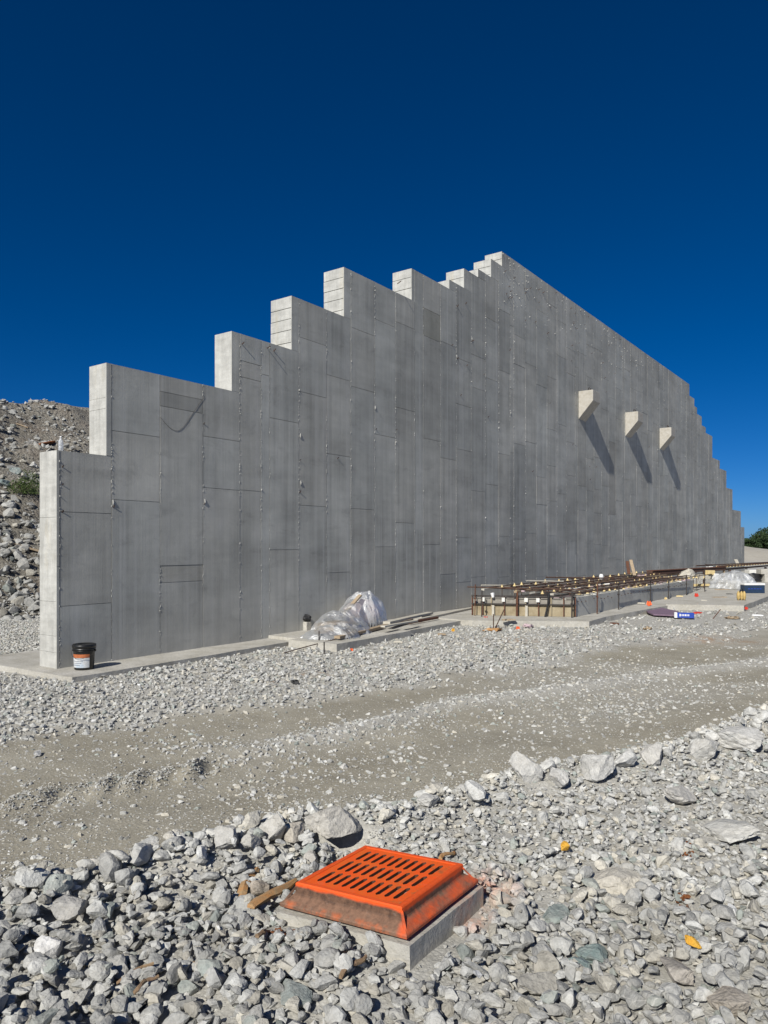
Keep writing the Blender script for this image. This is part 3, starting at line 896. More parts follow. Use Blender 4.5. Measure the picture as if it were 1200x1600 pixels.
for n_, (a, b, z0, z1) in enumerate(cells):
    pr = random.uniform(0, .0045)
    tc = cell_tint(a, b, z0, z1)
    if abs(a - 9.8) < .02 and abs(z0 - 7.15) < .1: tc = (.80, .79, .75, 1)
    if abs(a - 1.8) < .02 and abs(z0 - 1.22) < .1: tc = (.90, .88, .85, 1)
    x0, sx, y0, sy, zz, sz = a + G / 2, b - a - G, -pr, SKIN + pr + .004, z0 + G / 2, z1 - z0 - G
    if a < .001 or any(abs(a - s) < .005 for s, _ in STEPS): x0 -= G / 2; sx += G / 2
    if z1 >= top_at((a + b) / 2) - .001: sz += G / 2
    if n_ < 270:
        o = link('concrete_panel', um, wall); o.location = (x0, y0, zz); o.scale = (sx, sy, sz); o.color = tc
    else: rest.append((x0, y0, zz, sx, sy, sz, tc))
UB = np.array([(i, j, k) for i in (0, 1) for j in (0, 1) for k in (0, 1)], float)
UF = np.array(((0, 1, 3, 2), (4, 6, 7, 5), (0, 4, 5, 1), (2, 3, 7, 6), (0, 2, 6, 4), (1, 5, 7, 3)))
Vr = np.concatenate([UB * np.array(r_[3:6]) + np.array(r_[:3]) for r_ in rest])
Fr = np.concatenate([UF + 8 * i for i in range(len(rest))])
Tr = np.concatenate([np.tile(np.array(r_[6]), (8, 1)) for r_ in rest])
fp = link('far_panel', np_mesh('far_panel', Vr, Fr, 4, Tr), wall, M['wall_mesh']); fp['kind'] = 'stuff'

# end faces of the steps facing the camera: stacked board imprints
ub = MB(); ub.box((.5, .5, .5), (1, 0, 0), (0, 1, 0), (0, 0, 1), 1, 1, 1); ubo = ub.build('end_face_panel', M['end']); ube = ubo.data; bpy.data.objects.remove(ubo)
prev = -.05
for i, (s, h) in enumerate(STEPS[:11]):
    th = thick(s + .01); z0 = prev; seg = h - z0
    if i == 0: br = [.28 + .0, .52, 1.02, 2.25]
    elif i == 1: br = [3.95, 4.12]
    elif i == 2: br = []
    else: br = [h - .23 * k - random.uniform(-.02, .02) for k in range(1, int(seg / .23) + 1)]
    zs = [z0] + sorted(z for z in br if z0 + .08 < z < h - .08) + [h]
    for a_, b_ in zip(zs, zs[1:]):
        o = link('end_face_panel', ube, wall)
        p_ = random.uniform(0, .008) if i > 2 else random.uniform(0, .002)
        g_ = .014 if i > 2 else .004
        o.location = (s - p_, .0015 + (0 if i < 3 else .003), a_ + g_ / 2); o.scale = (SKIN + p_ + .003, th - .003, b_ - a_ - (g_ if b_ < h else g_ / 2))
    prev = h
# pale top caps so the raw tops are not flush voids
mb = MB()
for (s0, h0), (s1, _) in zip(STEPS, STEPS[1:]):
    mb.box(((s0 + s1) / 2 + .008, thick(s0 + .01) / 2 + .006, h0 - .0125), (1, 0, 0), (0, 1, 0), (0, 0, 1), s1 - s0 - .002, thick(s0 + .01) - .016, .021)
tc_ = mb.build('top_face', M['end'], wall)

# mortar fins and snap-tie stubs along the joints (thousands of chips, far too small to pick apart)
Vf, Ff, off = [], [], 0
def chip(x, z, w_, h_, out):
    global off
    v = np.array([(x - w_, -.002, z), (x + w_, -.002, z + h_ * .1), (x + w_ * .4, -.002, z + h_), (x + random.uniform(-w_, w_) * .7, -.006 - out, z + h_ * random.uniform(.3, .8))])
    Vf.append(v); Ff.append(np.array(((0, 1, 3), (1, 2, 3), (2, 0, 3), (0, 2, 1))) + off); off += 4
for j in joints[1:-1]:
    h = min(top_at(j - .02), top_at(j + .02)); z = .05
    act = random.choice((.5, 1.0, 1.0, 1.6)) if j > 1 else 1.0
    while z < h - .04:
        if random.random() < .85 * act * (.8 + 1.5 * noise.noise(Vector((j * 3, 0, z * .9)))):
            big = random.random()
            out = random.uniform(.002, .009) if big < .965 else random.uniform(.010, .030)
            chip(j + random.uniform(-.008, .008), z, random.uniform(.002, .007) if j < 14 else random.uniform(.002, .005), random.uniform(.012, .06) * random.uniform(.5, 1.2), out)
        z += random.uniform(.012, .11) * (1 if j < 16 else 2.2)
for _ in range(900):           # crust left around the crest of the high part
    x = 14.2 + random.random() ** 1.5 * 16
    if random.random() < .09: chip(x, 10.6 - random.random() ** 2 * 1.6, random.uniform(.003, .008), random.uniform(.02, .05), random.uniform(.004, .03))
fins = link('mortar_fin', np_mesh('mortar_fin', np.concatenate(Vf), np.concatenate(Ff), 3), wall, M['fin']); fins['kind'] = 'stuff'

# form-tie rods sticking out of the face, each throwing a long streak of shadow
TIES = [(4.27, 5.62, .10), (4.45, 5.60, .055), (3.62, 5.55, .06), (8.66, 8.12, .13), (.09, 2.98, .022), (.09, 2.72, .020), (.09, 2.32, .022), (.93, 2.42, .028), (2.72, 3.95, .02), (2.73, 2.55, .022),
        (5.2, 3.55, .03), (5.2, 2.9, .035), (7.78, 4.5, .03), (8.62, 4.6, .025), (11.5, 6.9, .06), (12.3, 7.55, .09), (6.4, 3.70, .035)]
for _ in range(34): TIES.append((14.3 + random.random() ** 1.3 * 12, 10.55 - random.random() ** 1.4 * 1.6, random.uniform(.03, .075)))
for _ in range(26): TIES.append((random.uniform(10, 34), random.uniform(2, 9), random.uniform(.03, .06)))
rod_me = MB().tube([(0, .01, 0), (0, -1, .04)], .012, 6).build('tie_rod', M['rebar']); rme = rod_me.data; bpy.data.objects.remove(rod_me)
for x, z, L_ in TIES:
    o = link('tie_rod', rme, wall); o.location = (x, 0, z); o.scale = (random.uniform(.5, 1), L_, random.uniform(.5, 1)); o.rotation_euler = (0, 0, random.uniform(-.2, .2))
# pale flags of set grout at a few ties
for x, z in ((5.21, 4.05), (5.22, 3.1), (12.31, 7.62), (11.47, 6.95), (.92, 2.5), (2.74, 2.6), (7.75, 5.0), (14.75, 5.9)):
    mb = MB().tube([(x, -.008, z - .05), (x + .004, -.014, z), (x, -.008, z + .05)], [.004, .011, .005], 5); mb.build('grout_lump', M['fin'], wall, True)
# cable hanging in an arc over two panels
pts = []
for k in range(25):
    u = k / 24; x = 1.80 + u * .93
    z = 3.93 + .62 * max(0, u - .38) ** 1.6 * 1.7 - .30 * math.sin(math.pi * min(1, u * 1.15)) ** 1.2 * (1 - u) + .02
    pts.append((x, -.0075, z))
MB().tube(pts, .0022, 5).build('hanging_cable', M['steel'], wall, True)

# corbels
for i, t0 in enumerate((20.40, 25.79, 31.05)):
    w_ = .745; out = .55
    mb = MB(); prof = [(0, 6.49), (0, 7.52), (out, 7.52), (out, 7.12)]
    mb.prism([(t0, -a + .004, z) for a, z in prof], (w_, 0, 0)); mb.bevel(.012)
    c = mb.build('corbel', M['corbel'], wall)
    for dx in (.22, .40):
        MB().tube([(t0 + dx, -.30, 7.5), (t0 + dx, -.30, 7.62), (t0 + dx + .05, -.30, 7.66)], .022, 6).build('lifting_hook', M['steel'], c)

# ------------------------------------------------------------------ gravel further out
def far_scatter(n, ylo, yhi, smin, smax, dens, protos, name, parent, flat=(.4, .75), pale=0.0, tilt=.35, sink=.15):
    y = ylo * (yhi / ylo) ** rng.random(n); x = (rng.random(n) * 2 - 1) * y * .64
    ok = rng.random(n) < dens(x, y)
    for sp in SLABS: ok &= ~poly_contains(sp, x, y)
    ok &= ~((to_o(x, y) < .02) & (to_o(x, y) > -2.05) & (to_t(x, y) > -.4) & (to_t(x, y) < 54))
    ok &= ~in_grate(x, y, .45)
    x, y = x[ok], y[ok]; r_ = smin + (smax - smin) * rng.random(len(x)) ** 2.2
    fl = rng.uniform(flat[0], flat[1], len(x))
    z = ground_z(x, y) + r_ * fl * sink + rng.random(len(x)) * r_ * .5 * (sink > .1)
    P = np.stack([x, y, z], 1); Sc = np.stack([r_, r_ * rng.uniform(.7, 1, len(x)), r_ * fl / .55], 1)
    tn = rock_tints(len(x), pale=pale)
    return joined(name, protos, P, rot_mats(len(x), tilt), Sc, tn, parent)
def d_strip(x, y):
    e = y - far_y(x) + fbm(x, y, 1.1, 3) * 1.7
    d = sstep(-.45, .25, e)
    right = sstep(1.0, 6, x) * .5                      # thins to packed drift on the right
    return d * (1 - right * (1 - sstep(1.5, 3.5, e))) * (.6 + .4 * vnoise(x, y, 1.1, 50))
def d_mid(x, y):
    e = y - ridge_y(x)
    inr = (y > near_y(x)) & (y < far_y(x))
    return inr * (np.exp(-(e / .34) ** 2) * (.12 + .88 * sstep(-1.9, -.5, x)) * (.4 + .8 * vnoise(x, y, 2.2, 79)) + .05 + .16 * sstep(.55, .75, vnoise(x, y, 1.4, 77)) + .34 * sstep(.2, 3, x) * sstep(.42, .62, vnoise(x, y * 2.2, .55, 90)) * sstep(.6, 1.6, y - near_y(x)))
def d_road(x, y):
    inr = (y > near_y(x) - .1) & (y < far_y(x) + .3)
    return inr * (.25 + .75 * vnoise(x, y, 1.3, 33))
def d_lug(x, y):
    d = 0
    for p in LUGS: d = d + np.exp(-(((x - p.x) / .10) ** 2)) * np.exp(-(((y - p.y) / .2) ** 2))
    return np.clip(d, 0, 1) * .45 * (.2 + 1.2 * vnoise(x, y, 9, 44))
far_scatter(60000, 6.2, 17, .009, .046, d_strip, PROTO_SMALL, 'loose_gravel', ground)
far_scatter(30000, 10, 42, .02, .07, lambda x, y: (y > far_y(x) + .2) * (.4 + .5 * vnoise(x, y, .8, 51)) * (x > -4), PROTO_TINY, 'distant_gravel', ground)
far_scatter(70000, 4.2, 14, .008, .040, d_mid, PROTO_SMALL, 'road_gravel', road, sink=.1)
far_scatter(60000, 3.6, 15, .005, .017, d_road, PROTO_TINY, 'road_grit', road, flat=(.25, .5), pale=.06, tilt=.12, sink=.0)
far_scatter(150000, 4.8, 6.8, .006, .019, d_lug, PROTO_TINY, 'tyre_track_crumb', road, pale=-.02)
far_scatter(26000, 3.4, 8, .005, .014, lambda x, y: (y < near_y(x) + .5) * (y > near_y(x) - .8), PROTO_TINY, 'edge_grit', road, pale=.03)

# ------------------------------------------------------------------ storm drain
drain = empty('storm_drain', (GC[0], GC[1], .20), GA)
# lean of the whole frame, measured from the photograph
ex = Vector((math.cos(GA), math.sin(GA), .061)).normalized(); ey = Vector((-math.sin(GA), math.cos(GA), -.043)).normalized()
ez = ex.cross(ey).normalized(); ey = ez.cross(ex)
mt = Matrix((ex, ey, ez)).transposed().to_4x4(); mt.translation = Vector((GC[0], GC[1], .20))
drain.matrix_world = mt
tag(drain, 'bright orange sprayed square storm drain grate in a rusty frame', 'drain grate')
h = .2725
def grate_plate():
    bm = bmesh.new()
    # lattice of cells: slots are holes; 3 rows of 10 slots, each with pointed ends
    cols_ = 10; rows = 3; th = .016
    pitch = (2 * h - .055) / cols_; x00 = -h + .0275
    rowh = (2 * h - .05) / rows; y00 = -h + .025
    V = {}
    def vv(x, y, z):
        k = (round(x, 5), round(y, 5), round(z, 5))
        if k not in V: V[k] = bm.verts.new((x, y, z))
        return V[k]
    def quad(a, b, c, d):
        for z, rev in ((0, False), (-th, True)):
            p = [vv(*q, z) for q in (a, b, c, d)]
            p2 = []
            for w_ in p:
                if w_ not in p2: p2.append(w_)
            try: bm.faces.new(p2[::-1] if rev else p2)
            except ValueError: pass
    for r_ in range(rows):
        ya, yb = y00 + r_ * rowh, y00 + (r_ + 1) * rowh
        s0, s1 = ya + .010, yb - .010
        for c_ in range(cols_):
            xa, xb = x00 + c_ * pitch, x00 + (c_ + 1) * pitch
            w_ = pitch * .235; xm = (xa + xb) / 2; l, rr = xm - w_, xm + w_; tip = .014
            hexa = [(l, s0 + tip), (xm, s0), (rr, s0 + tip), (rr, s1 - tip), (xm, s1), (l, s1 - tip)]
            quad((xa, ya), (xm, ya), (xm, s0), (xa, s0)); quad((xm, ya), (xb, ya), (xb, s0), (xm, s0))
            quad((xa, s0), (xm, s0), (l, s0 + tip), (xa, s0 + tip)); quad((xm, s0), (xb, s0), (xb, s0 + tip), (rr, s0 + tip))
            quad((xa, s0 + tip), (l, s0 + tip), (l, s1 - tip), (xa, s1 - tip)); quad((rr, s0 + tip), (xb, s0 + tip), (xb, s1 - tip), (rr, s1 - tip))
            quad((xa, s1 - tip), (l, s1 - tip), (xm, s1), (xa, s1)); quad((rr, s1 - tip), (xb, s1 - tip), (xb, s1), (xm, s1))
            quad((xa, s1), (xm, s1), (xm, yb), (xa, yb)); quad((xm, s1), (xb, s1), (xb, yb), (xm, yb))
            for a, b in zip(hexa, hexa[1:] + hexa[:1]):
                bm.faces.new((vv(*a, 0), vv(*b, 0), vv(*b, -th), vv(*a, -th))).material_index = 1
    # rim around the lattice
    for (a, b, c, d) in (((-h, -h), (h, -h), (h, y00), (-h, y00)), ((-h, h - .025), (h, h - .025), (h, h), (-h, h)), ((-h, y00), (x00, y00), (x00, h - .025), (-h, h - .025)), ((h - .0275, y00), (h, y00), (h, h - .025), (h - .0275, h - .025))):
        q = [bm.verts.new((*p, 0)) for p in (a, b, c, d)]; r2 = [bm.verts.new((*p, -th)) for p in (a, b, c, d)]
        bm.faces.new(q); bm.faces.new(r2[::-1])
        for i in range(4): bm.faces.new((q[i], q[(i + 1) % 4], r2[(i + 1) % 4], r2[i]))
    m = MB(); m.bm.free(); m.bm = bm
    return m
g_ = grate_plate().build('grate', M['grate'], drain); g_.data.materials.append(M['rust']); g_.location = (0, 0, -.001)
def ring(levels):
    """square ring skin through (half size, z) levels"""
    mb = MB(); R_ = []
    for hs, z in levels:
        R_.append([mb.bm.verts.new((sx * hs, sy * hs, z)) for sx, sy in ((-1, -1), (1, -1), (1, 1), (-1, 1))])
    for a, b in zip(R_, R_[1:]):
        for k in range(4): mb.bm.faces.new((a[k], a[(k + 1) % 4], b[(k + 1) % 4], b[k]))
    bmesh.ops.subdivide_edges(mb.bm, edges=mb.bm.edges[:], cuts=3, use_grid_fill=True)
    for v in mb.bm.verts: v.co += noise.noise_vector(v.co * 14) * .0016
    return mb
fr = ring([(.2745, -.03), (.2745, .0), (.277, .002), (.300, .002), (.3045, -.004), (.3055, -.046), (.311, -.052), (.358, -.084), (.361, -.090), (.360, -.102), (.352, -.108), (.27, -.108), (.2745, -.03)])
frame = fr.build('frame', M['frame'], drain)
for sx, sy in ((1, -1), (1, 1), (-1, -1), (-1, 1)):
    mb = MB(); a = .3035
    mb.prism([(sx * (a - .004), sy * (a - .012), -.004), (sx * (a - .012), sy * (a - .004), -.004), (sx * .346, sy * .356, -.088), (sx * .356, sy * .346, -.088)], (0, 0, -.012))
    mb.build('corner_rib', M['frame'], drain)
mb = MB()
for a, b in (((-.26, 0), (.26, 0)),): pass
basin = empty('catch_basin', (GC[0], GC[1], 0), GA)
tag(basin, 'concrete catch basin top showing under the orange grate frame', 'catch basin')
mb = MB(); hb = .375
for cx2, cy2, sx_, sy_ in ((0, -.31, 2 * hb, .13), (0, .31, 2 * hb, .13), (-.31, 0, .13, .49), (.31, 0, .13, .49)):
    mb.box((cx2 + .01, cy2, -.185), (1, 0, 0), (0, 1, 0), (0, 0, 1), sx_, sy_, .52)
bmesh.ops.remove_doubles(mb.bm, verts=mb.bm.verts[:], dist=.0001)
bmesh.ops.subdivide_edges(mb.bm, edges=mb.bm.edges[:], cuts=3, use_grid_fill=True)
for v in mb.bm.verts:
    v.co += noise.noise_vector(v.co * 6) * .006
    v.co.z += .061 * v.co.x - .043 * v.co.y
mb.build('basin_wall', M['slab'], basin)
MB().box((0, 0, -.43), (1, 0, 0), (0, 1, 0), (0, 0, 1), .49, .49, .02).build('basin_floor', M['steel'], basin)

# split wood, sticks, stains near the drain
def surf(x, y):
    j = int((x - RX0) / RC); i = int((y - RY0) / RC)
    return float(RH[max(0, min(RNY - 1, i)), max(0, min(RNX - 1, j))])
def splinter(name, a, b, w_, th, mat, label, lift=.015):
    pa, pb = GP(*a, .05), GP(*b, .05)
    pa.z = surf(pa.x, pa.y) + lift; pb.z = surf(pb.x, pb.y) + lift
    mb = MB(); n_ = 7; d_ = (pb - pa); side = d_.cross(ZV).normalized(); rows_ = []
    for k in range(n_ + 1):
        u = k / n_; c = pa + d_ * u + ZV * .010 * math.sin(u * 5) + side * .008 * math.sin(u * 7 + a[0])
        ww = w_ * (.35 + .65 * math.sin(math.pi * min(1, u * .8 + .18)) ** .7) * random.uniform(.8, 1.15)
        rows_.append([mb.bm.verts.new(c + side * ww * s_ + ZV * (th * q_ + random.uniform(-.003, .003))) for s_, q_ in ((-.5, 0), (-.42, .8), (.1, 1), (.5, .5), (.45, -.1))])
    for r0, r1 in zip(rows_, rows_[1:]):
        for k in range(5): mb.bm.faces.new((r0[k], r0[(k + 1) % 5], r1[(k + 1) % 5], r1[k]))
    mb.bm.faces.new(rows_[0]); mb.bm.faces.new(rows_[-1][::-1])
    o = mb.build(name, mat); tag(o, label, 'wood'); return o
splinter('wood_splinter', (394, 1424), (464, 1364), .062, .024, M['wood_orange'], 'large split tan wood shard leaning at the left corner of the orange grate')
splinter('wood_splinter', (372, 1392), (400, 1346), .056, .024, M['wood_orange'], 'short orange brown wood chunk in the rubble left of the grate')
splinter('wood_splinter', (402, 1482), (424, 1450), .022, .014, M['stick'], 'brown stick lying below the left corner of the grate')
splinter('wood_splinter', (530, 1536), (572, 1506), .026, .014, M['stick'], 'pale splintered stick in the gravel below the grate front')
splinter('wood_splinter', (688, 1334), (712, 1314), .030, .016, M['wood_orange'], 'small wood sliver behind the right side of the orange grate')
splinter('twig', (182, 1518), (240, 1504), .013, .01, M['stick'], 'thin reddish twig in the lower left gravel')
splinter('twig', (264, 1500), (308, 1490), .011, .01, M['stick'], 'thin dry twig right of the reddish one at lower left')
splinter('twig', (208, 1552), (246, 1532), .018, .012, M['stick'], 'forked pale twig near the bottom left')
def stain(px, py, w_, label):
    p = GP(px, py, .06); r0 = w_ * p.y / F_PX / 2; n_ = 26
    x = p.x + rng.normal(0, r0 * .45, n_); y = p.y + rng.normal(0, r0 * .45, n_)
    z = np.array([surf(a, b) for a, b in zip(x, y)]) + .004; r_ = rng.uniform(.006, .016, n_)
    o = joined('rust_crumbs', PROTO_SMALL, np.stack([x, y, z], 1), rot_mats(n_, .4), np.stack([r_, r_, r_ * .7], 1), rock_tints(n_))
    o.data.materials.clear(); o.data.materials.append(M['rust_dirt']); tag(o, label, 'rust crumbs', kind='stuff')
stain(1080, 1315, 26, 'rust brown crumbs on the broad dusty slab at right')
stain(1068, 1391, 18, 'small patch of rust brown crumbs in pale grit at right')
stain(455, 1450, 24, 'rust orange crumbs on the basin rim below the grate')
stain(430, 1455, 16, 'rust brown crumbs beside the brown stick left of the grate')
stain(968, 1443, 12, 'dark brown crumb cluster in the lower right gravel')

# ------------------------------------------------------------------ bucket and bottle
bp = GP(128, 1046.5, .05)
bucket = empty('bucket', bp + Vector((0, .08, .0)), 0)
tag(bucket, 'black plastic pail with orange and white label on the footing by the wall end', 'bucket')
MB().lathe((0, 0, 0), [(0, 0), (.130, 0), (.134, .006), (.148, .290), (.150, .300)]).build('body', M['black'], bucket, True)
lid = MB().lathe((0, 0, 0), [(.150, .285), (.160, .287), (.162, .300), (.156, .303), (.156, .312), (.164, .315), (.166, .350), (.158, .362), (.150, .362), (.148, .352), (0, .350)]).build('lid', M['black'], bucket, True)
MB().lathe((0, 0, 0), [(.149, .268), (.157, .270), (.157, .277), (.149, .279)]).build('rim_band', M['black'], bucket, True)
def curved(z0, z1, a0, a1, off, mat, name):
    mb = MB(); n_ = 14; rr = lambda z: .134 + (.148 - .134) * z / .29 + off
    A_ = [(a0 + (a1 - a0) * k / n_) for k in range(n_ + 1)]
    lo = [mb.bm.verts.new((rr(z0) * math.cos(a), rr(z0) * math.sin(a), z0)) for a in A_]
    hi = [mb.bm.verts.new((rr(z1) * math.cos(a), rr(z1) * math.sin(a), z1)) for a in A_]
    for k in range(n_): mb.bm.faces.new((lo[k], lo[k + 1], hi[k + 1], hi[k]))
    return mb.build(name, mat, bucket, True)
a0 = math.radians(-155); a1 = math.radians(-38)
curved(.035, .175, a0, a1, .0015, M['label'], 'paper_label')
curved(.177, .228, a0, a1, .0015, M['orange_label'], 'orange_band')
for k in range(3): curved(.125 - k * .028, .130 - k * .028, math.radians(-140), math.radians(-75 - 9 * k), .0026, M['navy'], 'print_line')
for s_ in (-1, 1): MB().tube([(s_ * .155, 0, .27), (s_ * .172, 0, .27)], .014, 8).build('handle_ear', M['black'], bucket)
MB().tube([(.168 * math.cos(a), -.172 * abs(math.sin(a)) * .98 - .002, .27 - .10 * abs(math.sin(a))) for a in [math.pi * k / 14 for k in range(15)]], .0028, 5).build('wire_handle', M['steel'], bucket, True)

bt = empty('plastic_bottle', W(.10, -.06, 3.225)); tag(bt, 'clear plastic water bottle standing on the lowest step of the wall', 'bottle')
MB().lathe((0, 0, 0), [(0, 0), (.030, 0), (.034, .01), (.034, .05), (.031, .06), (.034, .07), (.034, .13), (.028, .155), (.014, .18), (.012, .195)], 16).build('body', M['bottle'], bt, True)
MB().lathe((0, 0, 0), [(0, .192), (.016, .192), (.016, .212), (0, .213)], 12).build('cap', M['white'], bt, True)

# ------------------------------------------------------------------ plastic sheeting heap and boards
def drape(name, lobes, u0, u1, v0, v1, z0, origin, step=.028, amp=.05, seed=0):
    """sheet draped over lumps; coordinates u along the wall, v out from it"""
    nu, nv = int((u1 - u0) / step) + 1, int((v1 - v0) / step) + 1
    us = np.linspace(u0, u1, nu); vs = np.linspace(v0, v1, nv); U, Vv = np.meshgrid(us, vs)
    H = np.zeros_like(U); edge = np.zeros_like(U)
    for (cu, cv, ru, rv, hh, pw) in lobes:
        q = ((U - cu) / ru) ** 2 + ((Vv - cv) / rv) ** 2
        H = np.maximum(H, hh * np.clip(1 - q, 0, 1) ** pw); edge = np.maximum(edge, 1.12 - q)
    fold = np.abs(fbm(U + .35 * fbm(U, Vv, 2, seed + 4), Vv, 4.2, seed, 3)) * 2
    fold2 = np.abs(fbm(U * 1.0, Vv, 9, seed + 9, 3)) * 2
    rad = np.arctan2(Vv - .45, U - 6.75); rid = np.abs(np.sin(rad * 5 + 3 * fbm(U, Vv, 1.5, seed + 11))) ** .5
    crease = np.zeros_like(U); rc = np.random.default_rng(seed + 40)
    for k in range(9):
        a = rc.uniform(0, np.pi); f_ = rc.uniform(1.3, 4.2); q_ = (U * np.cos(a) + Vv * np.sin(a)) * f_ + rc.random() + .5 * fbm(U, Vv, 1.2, seed + 20 + k)
        crease += np.abs(q_ - np.round(q_)) * 2 / f_
    crease -= crease.mean()
    H = np.where(H > 0, np.maximum(H + .06 * crease * sstep(0, .18, H), .01), 0)
    H2 = H - amp * .45 * (1 - rid) * sstep(0, .2, H) - amp * 1.0 * fold * sstep(0, .12, H) - amp * .5 * fold2 * sstep(0, .08, H) + amp * .6
    H2 = np.maximum(H2, .015 + .02 * fold)
    keep = edge > .02 * (fold + .1)
    du = fbm(U, Vv, 6, seed + 5) * .05 + fbm(U, Vv, 1.8, seed + 7) * .22; dv = fbm(U, Vv, 6, seed + 6) * .05 + fbm(U, Vv, 1.8, seed + 8) * .22
    P = A[None, None] + (U + du)[..., None] * D + (Vv + dv)[..., None] * N
    X = np.stack([P[..., 0] - origin.x, P[..., 1] - origin.y, H2 + z0 - origin.z], -1)
    i_, j_ = np.meshgrid(np.arange(nv - 1), np.arange(nu - 1), indexing='ij'); q0 = (i_ * nu + j_)
    kf = keep[:-1, :-1] & keep[1:, :-1] & keep[:-1, 1:] & keep[1:, 1:]
    q0 = q0[kf]; Fc = np.stack([q0, q0 + 1, q0 + nu + 1, q0 + nu], 1)
    used = np.unique(Fc); rm = np.full(nu * nv, -1); rm[used] = np.arange(len(used))
    return np_mesh(name, X.reshape(-1, 3)[used], rm[Fc], 4, None, smooth=False)
po = W(5.6, .6, .105)
heap = empty('plastic_sheeting', po); tag(heap, 'crumpled translucent plastic sheeting heaped over bundles against the wall', 'plastic sheeting')
link('sheet', drape('sheet', [(5.25, .85, .50, .45, .40, .6), (4.95, 1.15, .50, .45, .22, .5), (5.85, .65, .5, .42, .46, .55), (5.6, 1.05, .5, .35, .30, .6), (6.75, .45, .58, .5, .74, .42), (6.2, .55, .5, .4, .55, .6), (4.8, 1.1, .5, .45, .2, .6)], 4.2, 7.5, .02, 1.75, .08, po, seed=3), heap, M['plastic'])
mb = MB(); bmesh.ops.create_icosphere(mb.bm, subdivisions=3, radius=1.0)
for v in mb.bm.verts: v.co = Vector((v.co.x * .42, v.co.y * .30, v.co.z * .26)) + noise.noise_vector(v.co * 2) * .05 + (W(6.75, .42, .40) - po)
mb.build('pink_bundle', M['pink_bag'], heap, True)
mb = MB(); mb.box(W(5.3, .85, .22) - po, DV, NV, ZV, .7, .5, .2); mb.rough(.02, 4, 2); mb.build('covered_bundle', M['wood'], heap)

def board(name, a, b, w_, th, mat, label, cat='board', roll=0):
    o = empty(name, Vector(a)); tag(o, label, cat)
    a, b = Vector(a), Vector(b); mb = MB(); mb.beam((0, 0, 0), b - a, w_, th)
    bmesh.ops.subdivide_edges(mb.bm, edges=[e for e in mb.bm.edges if e.calc_length() > .5], cuts=5)
    for v in mb.bm.verts: v.co += noise.noise_vector(v.co * 2 + a) * .006
    bpy.data.objects.remove(o)
    o = mb.build(name, mat); o.location = a; tag(o, label, cat); return o
board('leaning_plank', PZ(537, 960, 15.0), PZ(563, 930, 15.45), .09, .03, M['wood'], 'short brown plank lying aslant over the plastic sheeting')
board('timber_board', GP(527, 996, .16), GP(642, 968, .16), .12, .045, M['wood'], 'long brown board on the footing in front of the plastic sheeting')
board('timber_board', GP(604, 973, .22), GP(672, 957.5, .16), .16, .05, M['wood_grey'], 'grey weathered board against the wall right of the sheeting', 'board')
board('timber_board', GP(598, 979, .24), GP(650, 970, .22), .10, .03, M['wood_grey'], 'pale thin board crossing the brown board right of the sheeting')
board('steel_angle', GP(640, 973, .13), GP(684, 965, .13), .05, .05, M['rust'], 'rusty steel angle lying on the apron beside the boards', 'steel angle')
board('timber_board', GP(650, 969, .13), GP(737, 950, .13), .10, .04, M['wood_grey'], 'long pale board lying on the apron ending at the formwork')
board('thin_rod', GP(444, 1020, .0), GP(526, 998, .13), .014, .014, M['rebar'], 'thin dark steel rod leaning from the gravel up to the footing', 'rod')
for (px, y0, y1), lab in (((498.5, 1001, 986), 'short steel pin standing on the footing before the plastic sheeting'), ((506.5, 1015, 1003), 'short grey steel stake at the face of the raised footing')):
    p = GP(px, y0, .05 if y0 > 1005 else .10); hh = (y0 - y1) * p.y / F_PX
    o = MB().tube([(0, 0, -.1), (0, 0, hh)], .013, 6).build('steel_pin', M['steel']); o.location = p; tag(o, lab, 'pin')
p = GP(479, 985, .1)
o = MB().box((0, 0, .09), DV, NV, ZV, .16, .14, .18).bevel(.01).rough(.006, 8).build('concrete_block', M['slab']); o.location = p; tag(o, 'small beige concrete block beside the left end of the plastic sheeting', 'block')
mb = MB(); bmesh.ops.create_icosphere(mb.bm, subdivisions=3, radius=1)
for v in mb.bm.verts: v.co = Vector((v.co.x * .10, v.co.y * .08, v.co.z * .07)) + noise.noise_vector(v.co * 2.4) * .035
o = mb.build('black_bag', M['black_bag'], None, True); o.location = p + Vector((.0, 0, .25)); tag(o, 'crumpled black bag on the small block left of the plastic sheeting', 'bag')

# ------------------------------------------------------------------ formwork pit
cR, cL, cE = GP(899, 964, .10), GP(738, 961, .10), GP(1083, 926.5, .10)
cd = (cE - cR); cdl = cd.length; cd.normalize(); cn = Vector((-cd.y, cd.x, 0))
mb = MB(); mb.box((cR + cE) / 2 + cn * .13 + ZV * .233, cd, cn, ZV, cdl, .26, .466)
bmesh.ops.subdivide_edges(mb.bm, edges=mb.bm.edges[:], cuts=6, use_grid_fill=True)
for v in mb.bm.verts: v.co += noise.noise_vector(v.co * 1.5) * .008
curb = mb.build('concrete_curb', M['wall_mesh']); 
at = curb.data.attributes.new('tint', 'FLOAT_COLOR', 'POINT'); at.data.foreach_set('color', np.tile([1.0, 1.0, 1.0, 1.0], len(curb.data.vertices)).astype(np.float32))
tag(curb, 'low grey concrete curb wall with slanting stake shadows on its face', 'curb')
stub = MB().tube([(0, 0, 0), (0, -1, 0)], .009, 5).build('tie_stub', M['rebar']); stub_me = stub.data; bpy.data.objects.remove(stub)
